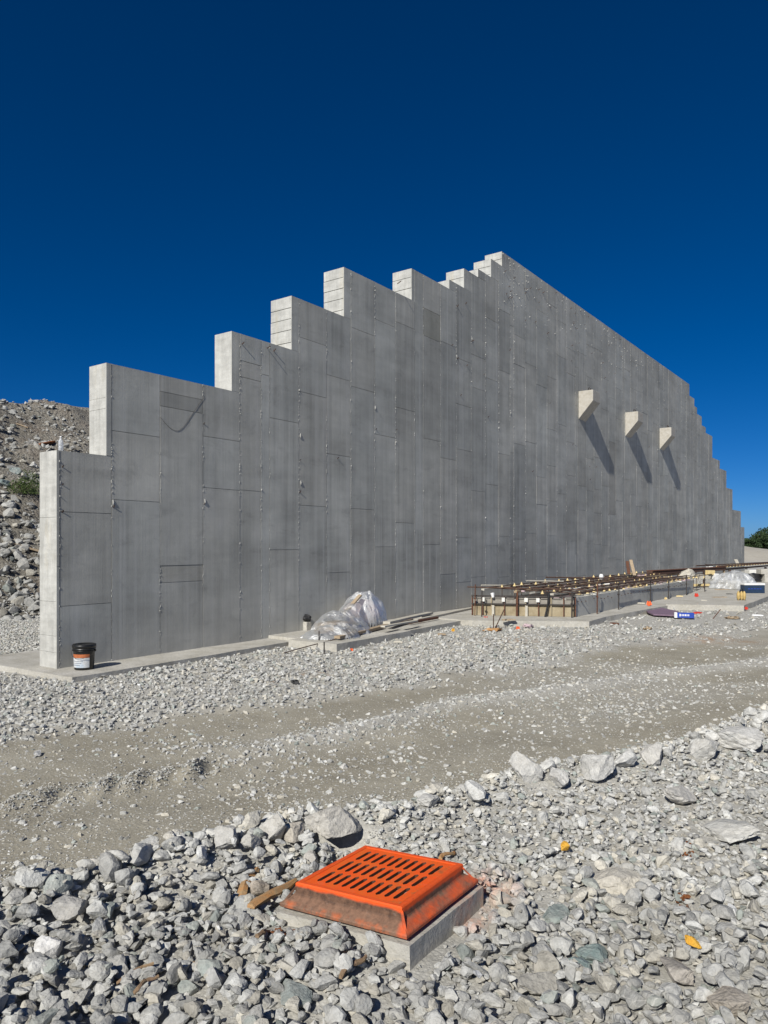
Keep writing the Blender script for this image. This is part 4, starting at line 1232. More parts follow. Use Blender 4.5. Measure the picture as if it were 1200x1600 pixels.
for k in range(40):
    t_ = .12 + k * .262 + random.uniform(-.03, .03)
    if t_ > cdl - .1: break
    if k % 7 == 3: continue
    o = link('tie_stub', stub_me, curb); o.location = cR + cd * t_ + ZV * (.36 + random.uniform(-.03, .03)); o.rotation_euler = (0, 0, math.atan2(cd.y, cd.x)); o.scale = (1, random.uniform(.03, .05), 1)
form = empty('formwork_panel', cL); tag(form, 'row of wooden formwork panels with steel ribs closing the near end of the pit', 'formwork')
fd = (cR - cL); fl_ = fd.length; fd.normalize(); fn = Vector((fd.y, -fd.x, 0))
px2u = lambda cx: (cx - 80) / 748 * fl_
for a, b in zip((80, 158, 222, 318, 405, 472, 565, 655, 745), (158, 222, 318, 405, 472, 565, 655, 745, 828)):
    ua, ub_ = px2u(a) + .012, px2u(b) - .012; uc = (ua + ub_) / 2
    MB().box(fd * uc + fn * .0 + ZV * .14, fd, fn, ZV, ub_ - ua, .02, .27).build('plywood_sheet', M['ply'], form)
    MB().box(fd * uc + fn * .003 + ZV * .355, fd, fn, ZV, ub_ - ua, .02, .12).build('upper_sheet', M['grey_ply'], form)
    MB().box(fd * uc + fn * .03 + ZV * .44, fd, fn, ZV, (ub_ - ua) * .7, .025, .03).build('cleat', M['grey_ply'], form)
for a in (80, 158, 222, 318, 405, 472, 565, 655, 745, 828):
    MB().box(fd * px2u(a) + fn * .03 + ZV * .235, fd, fn, ZV, .026, .07, .46).build('rib', M['ply'] if a in (222, 472, 655) else M['rust'], form)
for z_, hh in ((.485, .03), (.29, .028)):
    MB().box(fd * (fl_ / 2) + fn * .045 + ZV * z_, fd, fn, ZV, fl_ + .04, .06, hh).build('rail', M['steel'], form)
for a, w_ in ((310, .075), (475, .085), (560, .08), (165, .05)):
    MB().box(fd * px2u(a) + fn * .085 + ZV * .40, fd, fn, ZV, w_, .012, .10).build('white_plate', M['white_tag'], form)
for a in (235, 478): MB().box(fd * px2u(a) + fn * .078 + ZV * .13, fd, fn, ZV, .06, .02, .26).build('pale_cleat', M['wood_grey'], form)
MB().tube([fd * px2u(640) + fn * .10 + ZV * .58, fd * px2u(632) + fn * .11 + ZV * .3, fd * px2u(612) + fn * .13], [.03, .022, .028], 6).build('black_strap', M['black_bag'], form)
MB().tube([fd * px2u(230) + fn * .08 + ZV * .56, fd * px2u(235) + fn * .1 + ZV * .45], [.05, .03], 7).build('white_wrap', M['white'], form)

def stake(px, py, htop, label, mat='steel', r_=.016, z0=.10):
    p = GP(px, py, z0); hh = (py - htop) * p.y / F_PX
    o = empty('steel_stake', p); tag(o, label, 'stake', None)
    MB().tube([(0, 0, -.05), (.01, 0, hh)], r_, 7).build('shaft', M[mat], o)
    MB().box((0, 0, hh * .55), (1, 0, 0), (0, 1, 0), (0, 0, 1), .05, .05, .035).build('clamp', M[mat], o)
    return p + ZV * hh
labs = ['rusty red steel stake nearest the corner of the concrete curb', 'dark steel stake, second from the corner along the curb', 'dark steel stake behind the orange ground marker', 'dark steel stake, fourth along the curb', 'dark steel stake near the far end of the curb', 'thin steel stake standing on the platform beyond the curb end']
tops = [stake(px, py, ht, l_, m_) for (px, py, ht, m_), l_ in zip(((933, 959, 910, 'rust'), (966.5, 952.5, 909, 'steel'), (1016, 941, 906, 'steel'), (1044.5, 936, 902, 'steel'), (1072.5, 930, 898, 'steel'), (1101, 926, 890, 'steel')), labs)]
for (px, py, ht, m_), l_ in zip(((742, 962, 913, 'rust'), (752.5, 963.5, 922, 'steel'), (808, 963, 924, 'rust'), (893.5, 965.5, 925, 'steel')), ('thin rusty stake at the left corner of the wooden formwork', 'dark steel stake in front of the left formwork panels', 'rusty bent stake in the middle of the wooden formwork', 'dark brown stake at the right corner of the wooden formwork')):
    stake(px, py, ht, l_, m_, .02 if px > 800 else .013)
def rod(a, b, r_, label, mat='rebar', name='steel_rod', cat='rod'):
    o = MB().tube([(0, 0, 0), Vector(b) - Vector(a)], r_, 6).build(name, M[mat]); o.location = a; tag(o, label, cat); return o
rod(tops[1] - cd * .3 + ZV * -.05, tops[1] + cd * 1.6 + ZV * -.05, .014, 'short dark rod running from the second curb stake')
rod(tops[2] - cd * 2.0 + ZV * -.02, tops[4] + cd * .4 + ZV * -.04, .013, 'long dark rod clamped across the middle curb stakes')
rod(cL + fd * -.12 + ZV * .70 + fn * .05, cR + fd * .25 + ZV * .66 + fn * .05, .016, 'long rusty rod running above the wooden formwork')
# reinforcement mat in the pit
cage = empty('rebar_mat', cR); tag(cage, 'rusty reinforcement mat with yellow caps filling the formwork pit', 'rebar mat')
rl = lambda t_, o_, z_: cd * t_ + cn * o_ + ZV * z_
for k, o_ in enumerate((.12, .55, 1.05, 1.55, 2.05, 2.5)):
    MB().tube([rl(.1 if k else .0, o_, .56 + .012 * k), rl(cdl * .5, o_, .575 + .012 * k), rl(cdl + 4.5, o_ * .9, .57 + .01 * k)], .015, 5).build('long_bar', M['rebar'], cage)
    if k in (1, 3, 5): MB().beam(rl(.15, o_ + .12, .50 + .012 * k), rl(cdl + 4, o_ + .12, .50 + .012 * k), .09, .05).build('timber_runner', M['wood_grey'] if k != 3 else M['wood'], cage)
for k in range(17):
    t_ = .35 + k * .62
    MB().tube([rl(t_, -.03, .545), rl(t_ + .05, 2.55, .60)], .012, 5).build('cross_bar', M['rebar'], cage)
cap = MB().lathe((0, 0, 0), [(0, .085), (.014, .083), (.020, .05), (.034, .022), (.044, .012), (.044, 0), (0, 0)], 10).build('cap', M['cap_yellow']); cap_me = cap.data; bpy.data.objects.remove(cap)
dow = MB().tube([(0, 0, -.42), (0, 0, .03)], .010, 5).build('dowel', M['rebar']); dow_me = dow.data; bpy.data.objects.remove(dow)
for row, (o_, z_, st) in enumerate(((.20, .47, .55), (.95, .50, .50), (1.75, .53, .62), (2.35, .60, .75))):
    t_ = .2 + row * .13
    while t_ < cdl + 2.5:
        if random.random() < .88:
            d0 = link('dowel', dow_me, cage); d0.location = rl(t_ + random.uniform(-.06, .06), o_ + random.uniform(-.05, .05), z_ + random.uniform(-.02, .03))
            c0 = link('cap', cap_me, d0); c0.scale = (1.0,) * 3
        t_ += st * random.uniform(.85, 1.15)
# pit filling: pale foam boards, and a base coloured near-black to give its shade
fill = MB().box((cR + cE) / 2 + cn * 1.45 + ZV * .15, cd, cn, ZV, cdl - .1, 2.3, .28).build('pit_fill', M['steel']); tag(fill, 'base of the formwork pit, coloured dark as shade', 'pit')
for k in range(15):
    t_ = random.uniform(.1, cdl); o_ = random.uniform(.1, 1.2) if k < 10 else random.uniform(1.2, 2.3)
    o = MB().box((0, 0, 0), cd, cn, ZV, random.uniform(.3, .9), random.uniform(.12, .3), .035).build('foam_strip', M['pink_foam'] if k % 3 else M['wood_grey'], fill)
    o.location = cR + rl(t_, o_, .478 if o_ < .26 else .33 + .02 * (k % 4)); o.rotation_euler = (0, random.uniform(-.04, .04), random.uniform(-.2, .2))
for a, b, lab in (((752, 914.5), (808, 915), 'pale pipe sticking out over the left side of the pit'), ((823, 907.5), (880, 908.5), 'grey pipe lying over the far side of the pit by the wall'), ((853, 902), (960, 903.5), 'long dark rod over the far side of the pit')):
    rod(PZ(*a, 20.2), PZ(b[0], b[1], 20.8), .02, lab, 'rebar' if 'dark' in lab else 'wood_grey', 'pipe', 'pipe')
o = empty('white_jug', PZ(939.5, 905, 22.0)); tag(o, 'small white plastic jug standing among the rebar near the wall', 'jug')
MB().lathe((0, 0, 0), [(0, 0), (.062, 0), (.066, .02), (.066, .10), (.05, .14), (.03, .16)], 14).build('body', M['white'], o, True)
MB().lathe((0, 0, 0), [(.02, .155), (.024, .157), (.024, .19), (0, .19)], 10).build('cap', M['black'], o, True)
for (a, b, lab) in (((983, 897), (980, 877), 'dark plank leaning on the wall beyond the pit, left of the pair'), ((991.5, 899), (985.5, 875), 'rust brown plank leaning on the wall beyond the pit, right of the pair')):
    board('leaning_plank', PZ(*a, 26), PZ(*b, 26.6), .11, .03, M['wood'] if 'dark' not in lab else M['rust'], lab)

for k in range(46):
    side_ = k % 3
    t_ = random.uniform(.1, cdl - .1); o_ = random.uniform(.02, .24) if side_ == 0 else random.uniform(.3, 2.2)
    zz_ = .468 if side_ == 0 else .50 + .05 * random.random()
    c_ = rl(t_, o_, zz_ + .01)
    mt_ = random.choice(('pink_foam', 'wood_grey', 'white_tag', 'ply', 'black_bag', 'cap_yellow', 'slab', 'wood'))
    mb = MB(); s_ = random.uniform(.03, .10); a_ = random.uniform(0, 6.28)
    mb.box(c_, (math.cos(a_), math.sin(a_), random.uniform(-.15, .15)), (-math.sin(a_), math.cos(a_), 0), ZV, s_ * random.uniform(1.2, 4), s_, random.uniform(.012, .04)); mb.rough(.012, 9, 1)
    mb.build('debris_piece', M[mt_], cage)
for k, (px, py, w_, mt_, lab) in enumerate(((748, 975, 12, 'white', 'white paper scrap at the left of the formwork rubble'), (795, 969, 22, 'wood', 'brown stick bundle on the slab edge by the formwork'), (842, 974, 12, 'purple_foam', 'small purple grey scrap right of the white paper'), (886, 972, 18, 'wood_grey', 'thin grey lath on the gravel at the right end of the formwork'), (866, 977, 10, 'pink_foam', 'pink foam crumb near the grey lath'), (1002, 943, 12, 'wood_grey', 'pale wood offcut on the slab beside the third curb stake'), (1062, 932, 10, 'cap_yellow', 'yellow offcut on the slab near the fifth curb stake'), (1124, 934, 20, 'wood', 'brown lath lying on the platform slab'), (1140, 929, 10, 'black_bag', 'small black scrap on the platform slab before the tarp'), (1100, 939, 9, 'wood_grey', 'grey chip on the middle of the platform slab'), (1090, 958, 16, 'red', 'red strip on the gravel beside the blue carton'), (1184, 962, 16, 'white', 'white scrap on the gravel at the right edge'), (975, 962, 20, 'pink_foam', 'pinkish scrap on the gravel in front of the curb slab'), (690, 992, 12, 'wood', 'brown wood chip on the gravel below the apron'), (622, 1004, 14, 'wood_grey', 'pale wood chip on the gravel left of centre'), (960, 975, 14, 'rust', 'rusty scrap on the gravel in front of the curb slab'))):
    on = 1002 == px or px in (1062, 1124, 1140, 1100, 795)
    p = GP(px, py, .125 if on else -.01); L_ = w_ * p.y / F_PX
    mb = MB(); a_ = random.uniform(-.7, .7)
    mb.box((0, 0, .012), (math.cos(a_), math.sin(a_), .05), (-math.sin(a_), math.cos(a_), 0), ZV, L_, L_ * random.uniform(.2, .5), .03); mb.rough(.02, 7, 2)
    o = mb.build('scrap', M[mt_]); o.location = p; tag(o, lab, 'scrap')
# things on and behind the platform
def crumpled(name, c, sx_, sy_, sz_, mat, label, cat, seed=0, am=.18, level=4, parent=None):
    mb = MB(); bmesh.ops.create_icosphere(mb.bm, subdivisions=level, radius=1)
    so = Vector((seed * 3.1, seed * 1.7, seed))
    for v in mb.bm.verts:
        n1 = noise.noise_vector(v.co * 1.6 + so) * am * 1.3; n2 = noise.noise_vector(v.co * 4 + so) * am * .5
        q = v.co + n1 + n2
        v.co = Vector((q.x * sx_, q.y * sy_, max(q.z, -.35) * sz_))
    o = mb.build(name, mat, parent, True); o.location = c
    if parent is None: tag(o, label, cat)
    return o
pc = GP(1147, 920, .13)
tarp = empty('plastic_tarp', pc); tag(tarp, 'peaked clear plastic tarp draped over a pile on the platform at right', 'plastic sheeting')
t0_, o0_ = to_t(pc.x, pc.y), to_o(pc.x, pc.y)
mb = MB(); bmesh.ops.create_icosphere(mb.bm, subdivisions=5, radius=1)
for v in mb.bm.verts:
    ang = math.atan2(v.co.y, v.co.x); r_ = math.hypot(v.co.x, v.co.y)
    zz = max(0, v.co.z); f_ = .07 * math.sin(ang * 7 + 1) + .05 * math.sin(ang * 13) + noise.noise(v.co * 5) * .10
    v.co = Vector((v.co.x * (.86 + f_), v.co.y * (.75 + f_), (zz ** 1.15) * .66 * (1 + .15 * noise.noise(v.co * 3)) + .02))
mb.build('sheet', M['plastic'], tarp, True)
mb = MB(); mb.box((0, 0, .16), (1, 0, 0), (0, 1, 0), (0, 0, 1), .9, .7, .3).rough(.06, 3, 3); mb.build('covered_pile', M['wood_grey'], tarp)
crumpled('black_tarp', GP(1196, 911, .13) + Vector((0, 1.2, .06)), .42, .35, .34, M['black_bag'], 'folded black tarp lying behind the navy box at the right edge', 'tarp', 4)
cb = GP(1179.5, 927, .135)
cool = empty('navy_box', cb, .0); tag(cool, 'navy blue box with a white lid on the concrete platform at right', 'box')
sc_ = cb.y / F_PX
MB().box((0, .17, 6.2 * sc_), (1, 0, 0), (0, 1, 0), (0, 0, 1), 31.5 * sc_, .34, 12.4 * sc_).bevel(.012).build('body', M['navy'], cool)
MB().box((0, .17, 14 * sc_), (1, 0, 0), (0, 1, 0), (0, 0, 1), 32.5 * sc_, .36, 3 * sc_).bevel(.012).build('lid', M['white'], cool)
for k in range(5): MB().box(((-9 + k * 4.4) * sc_, -.003, 7 * sc_), (1, 0, 0), (0, 1, 0), (0, 0, 1), 3 * sc_, .004, 1.1 * sc_).build('pale_mark', M['blue'], cool)
gb = GP(1158, 938, .135); gs = gb.y / F_PX
gold = empty('tool_bag', gb); tag(gold, 'golden tan tool bag with dark handle at the platform edge near the navy box', 'bag')
for dx, w_ in ((-4.2, 5), (.6, 4.4), (4.8, 4.6)):
    mb = MB(); bmesh.ops.create_icosphere(mb.bm, subdivisions=3, radius=1)
    for v in mb.bm.verts: v.co = Vector((v.co.x * w_ * .52 * gs, v.co.y * .07, v.co.z * 7.2 * gs + 7 * gs)) + noise.noise_vector(v.co * 2.2) * .012
    mb.build('pouch', M['gold'], gold, True).location = (dx * gs, 0, 0)
MB().tube([(-.05, 0, .22), (-.03, 0, .33), (.04, 0, .34), (.06, 0, .24)], .014, 6).build('handle', M['black'], gold, True)
# purple foam board and blue roll on the gravel
fb = [(1004, 950.5), (1012, 957.5), (1021, 961.5), (1056, 963), (1060, 957), (1025, 949.5)]
P0 = GP(1030, 957, .02); mb = MB(); mb.prism([GP(*q, .02 + .02 * (i % 2)) - P0 for i, q in enumerate(fb)], (0, 0, .035))
pb = empty('foam_board', P0); tag(pb, 'bent purple foam board lying on the gravel before the platform', 'foam board')
mb.build('board', M['purple_foam'], pb)
mb = MB(); mb.prism([GP(*q, .012 + .02 * (i % 2)) - P0 + Vector((0, -.012, 0)) for i, q in enumerate(fb)], (0, 0, .03)); mb.build('pink_edge', M['pink_foam'], pb)
rp = GP(1069, 966, .0); ra = math.radians(-17)
roll = empty('blue_carton', rp + ZV * .005, ra); tag(roll, 'blue carton with white end and white lettering lying on gravel at right', 'carton')
MB().box((.03, 0, .07), (1, 0, 0), (0, 1, 0), (0, 0, 1), .40, .14, .13).bevel(.01).build('body', M['blue'], roll)
MB().box((-.20, 0, .07), (1, 0, 0), (0, 1, 0), (0, 0, 1), .07, .15, .14).bevel(.01).build('white_end', M['white'], roll)
for k, (dx, w_, hh) in enumerate(((-.10, .03, .06), (-.055, .022, .045), (-.02, .022, .045), (.02, .03, .045), (.06, .022, .045), (.10, .022, .045))):
    MB().box((dx, -.0725, .078), (1, 0, 0), (0, 1, 0), (0, 0, 1), w_, .004, hh).build('white_letter_stroke', M['white'], roll)
rod(GP(1113, 968, -.05), PZ(1126, 952, 18.6), .011, 'thin rusty rod leaning out of the gravel in front of the platform', 'rust')

def marker(px, py, z0, w_, label, mat='flag', cat='marker'):
    p = GP(px, py, z0); r_ = w_ * p.y / F_PX / 2 * .62
    o = empty('ground_marker', p); tag(o, label, cat)
    for k in range(5):
        a = k * 1.26 + px; mb = MB()
        mb.prism([(0, 0, 0), (r_ * math.cos(a) * 1.1, r_ * .6 * math.sin(a), r_ * .5), (r_ * .6 * math.cos(a + .5), r_ * .4 * math.sin(a + .5), r_ * 1.9), (0, 0, r_ * 1.4)], (.004, .006, .003)); mb.build('tassel', M[mat], o)
    return o
marker(549.5, 1019, -.05, 10, 'orange tassel marker in the gravel before the footing')
marker(1014, 947, .10, 14, 'orange tassel marker on the footing edge beside the curb')
marker(809, 985, -.05, 11, 'orange red scrap on the gravel in front of the wooden formwork', cat='scrap')
marker(656, 972, .08, 7, 'small orange scrap on the apron beside the boards', cat='scrap')
marker(759, 971, .0, 14, 'pink and red scrap on the gravel at the left corner of the formwork', 'red', 'scrap')
marker(1040, 937, .11, 7, 'small yellow scrap on the footing at the far part of the curb', 'cap_yellow', 'scrap')
marker(1088, 933, .13, 11, 'red scrap on the platform beyond the curb end', 'red', 'scrap')
marker(1166, 953, .0, 9, 'red scrap on the gravel under the platform corner', 'red', 'scrap')
marker(708, 987, -.03, 9, 'brownish orange scrap on the gravel right of the boards', 'foam_yellow', 'scrap')
# rubbish in front of the formwork
for i, (px, py, w_, mt_, lab) in enumerate(((783, 972, 26, 'black_bag', 'black crumpled sheet on rubble in front of the formwork'), (812, 976, 20, 'white', 'white crumpled paper in front of the formwork middle'), (824, 980, 18, 'pink_foam', 'pale pink scrap of foam on the gravel before the formwork'), (877, 973, 24, 'purple_foam', 'purple grey scrap right of the white paper before the formwork'), (768, 986, 34, 'wood_orange', 'orange brown wood scrap in the gravel before the formwork corner'), (1145, 967, 24, 'wood', 'brown clod of soil on the gravel before the platform'), (1012, 984, 18, 'wood', 'dark brown clod on the gravel left of the blue carton'), (462, 1069, 13, 'black_bag', 'black stone like lump at the edge of the far gravel'))):
    p = GP(px, py, -.02); r_ = w_ * p.y / F_PX / 2
    crumpled('scrap', p + ZV * .02, r_ * .8, r_ * .45, .045, M[mt_], lab, 'scrap', i, .6, 3)
for a, b, lab in (((772, 985), (788, 952), 'bent dark rod sticking out of rubble before the formwork'), ((771, 988), (771, 960), 'upright dark rod before the left formwork panels')):
    rod(GP(a[0], a[1], -.05), PZ(b[0], b[1], 16.6), .012, lab, 'rebar')

# second row of formwork further off
def PB(px, py, Y): return PZ(px, py, Y)
b1 = empty('steel_beam', PB(1015, 895, 29)); tag(b1, 'long dark steel beam laid across the formwork beyond the pit', 'beam')
MB().beam((0, 0, 0), PB(1130, 888.5, 33) - PB(1015, 895, 29), .25, .14).build('web', M['rebar'], b1)
MB().beam((0, 0, .08), PB(1130, 888.5, 33) - PB(1015, 895, 29) + ZV * .08, .32, .025).build('flange', M['rust'], b1)
rod(PB(1088, 884, 33), PB(1200, 878.5, 42), .03, 'thin dark rod high over the far formwork', 'rebar')
b2 = empty('far_formwork', PB(1120, 890, 36)); tag(b2, 'far row of yellow formwork boards on dark rails at the right', 'formwork')
e0, e1 = PB(1118, 888, 36), PB(1215, 880.5, 47); dd = (e1 - e0)
MB().beam((0, 0, -.02), dd - ZV * .02, .1, .08).build('rail', M['rebar'], b2)
MB().beam((0, -.1, .16), dd + Vector((0, -.1, .14)), .1, .06).build('top_rail', M['rust'], b2)
for k in range(22):
    p = dd * (k + .5) / 22; MB().box(p + Vector((0, -.02, .07)), dd.normalized(), dd.normalized().cross(ZV), ZV, .34, .05, .11).build('yellow_board', M['cap_yellow'], b2).location = (e0 - PB(1120, 890, 36))
for k, (px, y0, y1, w_, mt_, lab) in enumerate(((1060, 914, 909.5, 26, 'cap_yellow', 'yellow timber lying on the ground beyond the curb end'), (1109, 898, 891, 12, 'cap_yellow', 'yellow board end under the steel beam'), (1117, 905, 896, 8, 'white', 'white bag standing left of the plastic tarp'), (1095, 916, 912.5, 30, 'cap_yellow', 'pale yellow timber between the curb end and the tarp'), (1100, 905, 898, 18, 'wood_grey', 'grey timber block under the steel beam'), (1148, 881, 877, 0, 'steel', ''), (1108, 884, 881.5, 9, 'steel', 'dark box standing on the far formwork before the wall'), (1109, 888, 884.5, 8, 'white', 'white box under the dark one on the far formwork'), (1010, 901, 897, 26, 'pink_foam', 'pale pink block at the left end of the steel beam'), (1052, 906, 901, 30, 'wood', 'brown timber stack under the steel beam'), (1128, 922, 920.5, 20, 'wood', 'dark wood strip in front of the plastic tarp'))):
    if not w_: continue
    Y = 29.5 if y0 > 893 else 35
    c = PB(px, (y0 + y1) / 2, Y); s = Y / F_PX
    if y0 > 908: c = GP(px, y0, .12); s = c.y / F_PX; c = c + ZV * (y0 - y1) * s / 2
    o = MB().box((0, 0, 0), (1, 0, 0), (0, 1, 0), (0, 0, 1), w_ * s, .25, (y0 - y1) * s).bevel(.008).rough(.01, 6).build('timber_block' if 'white' not in mt_ else 'white_bag', M[mt_]); o.location = c; o.rotation_euler = (0, 0, .3); tag(o, lab, 'block' if mt_ != 'white' else 'bag')
# posts carrying the far rails, standing on the ground
for k, px in enumerate((1023, 1060, 1100, 1131)):
    Y = 29 + k * 1.3; top_ = PB(px, 893.5 - k * 1.6, Y)
    o = MB().beam((0, 0, 0), (0, 0, top_.z - .03), .07, .07, up=(1, 0, 0)).build('support_post', M['wood'] if k % 2 else M['rebar']); o.location = (top_.x, Y, 0); tag(o, ('short dark post under the left end of the long steel beam', 'short wooden post under the steel beam right of its left end', 'short dark post under the steel beam behind the yellow timber', 'short wooden post under the right end of the steel beam')[k], 'post', 'posts under the far beam')
for k, px in enumerate((1140, 1166, 1196)):
    Y = 37.5 + k * 3.5; top_ = PB(px, 887 - k * 2.0, Y)
    o = MB().beam((0, 0, -.1), (0, 0, top_.z - .12), .1, .1, up=(1, 0, 0)).build('support_post', M['rebar']); o.location = (top_.x, Y, 0); tag(o, ('short dark post under the left end of the far yellow formwork', 'short dark post behind the plastic tarp under the far formwork', 'short dark post under the far formwork at the right edge')[k], 'post', 'posts under the far formwork')
o = MB().box((0, 0, 0), (1, 0, 0), (0, 1, 0), (0, 0, 1), .85, .5, .52).bevel(.02).build('white_crate', M['white_tag']); c = GP(1180, 911, .12); o.location = GP(1181, 907, .12) + ZV * .26; tag(o, 'white block behind the plastic tarp near the right edge', 'crate')
o = MB().box((0, 0, 0), (1, 0, 0), (0, 1, 0), (0, 0, 1), .8, .5, .24).bevel(.02).build('grey_block', M['slab']); o.location = PB(1199, 893, 34); tag(o, 'grey concrete block at the right edge behind the black tarp', 'block')
MBo = MB().beam((0, 0, 0), (0, 0, .75), .5, .5, up=(1, 0, 0)).build('concrete_pedestal', M['slab']); MBo.location = (PB(1199, 893, 34).x, 34, -.25); tag(MBo, 'concrete pedestal under the grey block at the right edge', 'pedestal')
# crumpled white-grey sheet on the beam
crumpled('crumpled_sheet', PB(1074, 900, 28), .28, .2, .26, M['wood_grey'], 'crumpled pale sheet lying on the steel beam beyond the curb', 'sheet', 9, .4, 3)
board('leaning_plank', PB(1153, 882, 48), PB(1149.5, 874.5, 49), .2, .06, M['wood_grey'], 'pale plank leaning at the far foot of the wall')

# ------------------------------------------------------------------ spoil heap on the left
def heap_h(x, y):
    o = -to_o(x, y); t_ = to_t(x, y)
    toe = 8.6 + 1.2 * fbm(x, y, .15, 60)
    z = .66 * np.clip(o - toe, 0, None)
    crest = 8.3 + 1.0 * fbm(x, y, .09, 61) + .9 * fbm(x, y, .35, 64)
    z = np.minimum(z, crest + .1 * (z - crest) * (z > crest) * 0)
    z = z * (1 - sstep(24, 34, o)) 
    z = z * (1 - sstep(16, 26, t_)) * sstep(-40, -22, t_)
    return z + (fbm(x, y, .5, 62) * 1.0 + fbm(x, y, 1.7, 63) * .35) * sstep(.2, 1.5, z) - .12 * (z < .01)
ht = np.arange(-40, 27, .28); ho = np.arange(-34.5, -7.0, .22)
HT, HO = np.meshgrid(ht, ho)
HX = A[0] + HT * D[0] + HO * N[0]; HY = A[1] + HT * D[1] + HO * N[1]; HZ = heap_h(HX, HY)
i_, j_ = np.meshgrid(np.arange(len(ho) - 1), np.arange(len(ht) - 1), indexing='ij'); q0 = (i_ * len(ht) + j_).ravel()
Vh = np.stack([HX.ravel(), HY.ravel(), HZ.ravel() - .02], 1)
spoil = link('spoil_heap', np_mesh('spoil_heap', Vh, np.stack([q0, q0 + 1, q0 + len(ht) + 1, q0 + len(ht)], 1), 4, None, True), None, M['heap'])
tag(spoil, 'high heap of grey spoil and rock rising behind the left end of the wall', None, kind='structure')
def heap_at(px, py):
    """first point of the heap met along the sight line of this pixel of the photograph"""
    for Y in np.arange(14, 45, .05):
        p = PZ(px, py, Y)
        if p.z <= max(float(heap_h(p.x, p.y)) + .0, -.06): return p
    return PZ(px, py, 30)
# scattered rock on its slope
n_ = 60000
tt = rng.uniform(-16, 12, n_); oo = -rng.uniform(8, 26, n_)
X = A[0] + tt * D[0] + oo * N[0]; Y = A[1] + tt * D[1] + oo * N[1]; Z = heap_h(X, Y)
band = np.clip(sstep(1.3, .35, Z / 4.0) if False else (1 - sstep(.6, 4.2, Z)), 0, 1)
ok = (rng.random(n_) < (.35 + .65 * band) * (.35 + .65 * vnoise(X, Y, .45, 70))) & (np.abs(X / Y + .47) < .18)
X, Y, Z = X[ok], Y[ok], Z[ok]
r_ = .03 + .19 * rng.random(len(X)) ** 4; Pn = np.stack([X, Y, Z + r_ * .15], 1)
tn = rock_tints(len(X)); tn[:, :3] *= .78
big = np.argsort(-r_ / Y * (np.abs(X / Y + .47) < .10))[:110]
mk = np.ones(len(X), bool); mk[big] = False
Rh = rot_mats(len(X), .5)
for k in big:
    o = link('rock', mid_mesh[int(k) % len(mid_mesh)], spoil); o.location = Pn[k]; o.scale = (r_[k], r_[k] * .9, r_[k] * 1.0); o.rotation_euler = Matrix(Rh[k].tolist()).to_euler(); o.color = tuple(tn[k])
joined('heap_rubble', PROTO_SMALL, Pn[mk], Rh[mk], np.stack([r_, r_ * .9, r_ * .95], 1)[mk], tn[mk], spoil)
# fine gravel flat between footing and heap
nf = 16000; Yf = rng.uniform(11.5, 24, nf); Xf = -(.36 + rng.random(nf) * .25) * Yf
okf = (to_o(Xf, Yf) < -2.1) & (heap_h(Xf, Yf) < .6)
Xf, Yf = Xf[okf], Yf[okf]; rf = rng.uniform(.012, .045, len(Xf)); Zf = np.maximum(ground_z(Xf, Yf), heap_h(Xf, Yf)) + rf * .2
joined('heap_foot_gravel', PROTO_TINY, np.stack([Xf, Yf, Zf], 1), rot_mats(len(Xf), .4), np.stack([rf, rf, rf], 1), rock_tints(len(Xf), pale=.02), ground)
for i, (px, py, w_, fl, tc, lab) in enumerate(((25, 738, 24, .9, (.24, .28, .27), 'grey green angular rock on the heap left of the shrub'), (10, 756, 30, .5, (.20, .25, .25), 'flat teal rock on the heap at the left edge of the photograph'), (13, 690, 22, .6, (.27, .28, .27), 'large grey rock high on the heap at the left edge'), (50, 693, 22, .7, (.36, .35, .33), 'pale rock high on the heap left of the rusty patch'), (16, 672, 14, .8, (.34, .33, .31), 'grey rock near the top of the heap at left'), (53, 728, 13, .7, (.55, .54, .52), 'bright white rock on the heap right of the shrub'), (36, 839, 13, .7, (.42, .41, .38), 'rounded pale rock low on the heap below the shrub'), (8, 866, 20, .7, (.20, .20, .19), 'dark rock low on the heap at the left edge'))):
    p = heap_at(px, py); rr = w_ * p.y / F_PX / 2
    o = link('heap_rock', big_mesh[(i * 3 + 2) % len(big_mesh)]); o.location = p; o.scale = (rr, rr, rr * fl / .6); o.rotation_euler = (.3, .1 * i, i * 1.3); o.color = (*tc, 1); tag(o, lab, 'rock')
# rusty roots / board in the heap
for (a, b, w_, mt_, lab) in (((60, 697), (84, 692), .14, 'rust_dirt', 'rusty brown debris lodged on the heap just behind the lowest wall step'), ((20, 853), (64, 864), .12, 'wood', 'long split board lying on the lower heap behind the wall end'), ((26, 664), (44, 670), .08, 'wood', 'thin tan wood scrap near the top of the heap')):
    pa, pb_ = heap_at(*a), heap_at(*b); board('debris_board', pa + ZV * .06, pb_ + ZV * .05, w_, w_ * .5, M[mt_], lab)
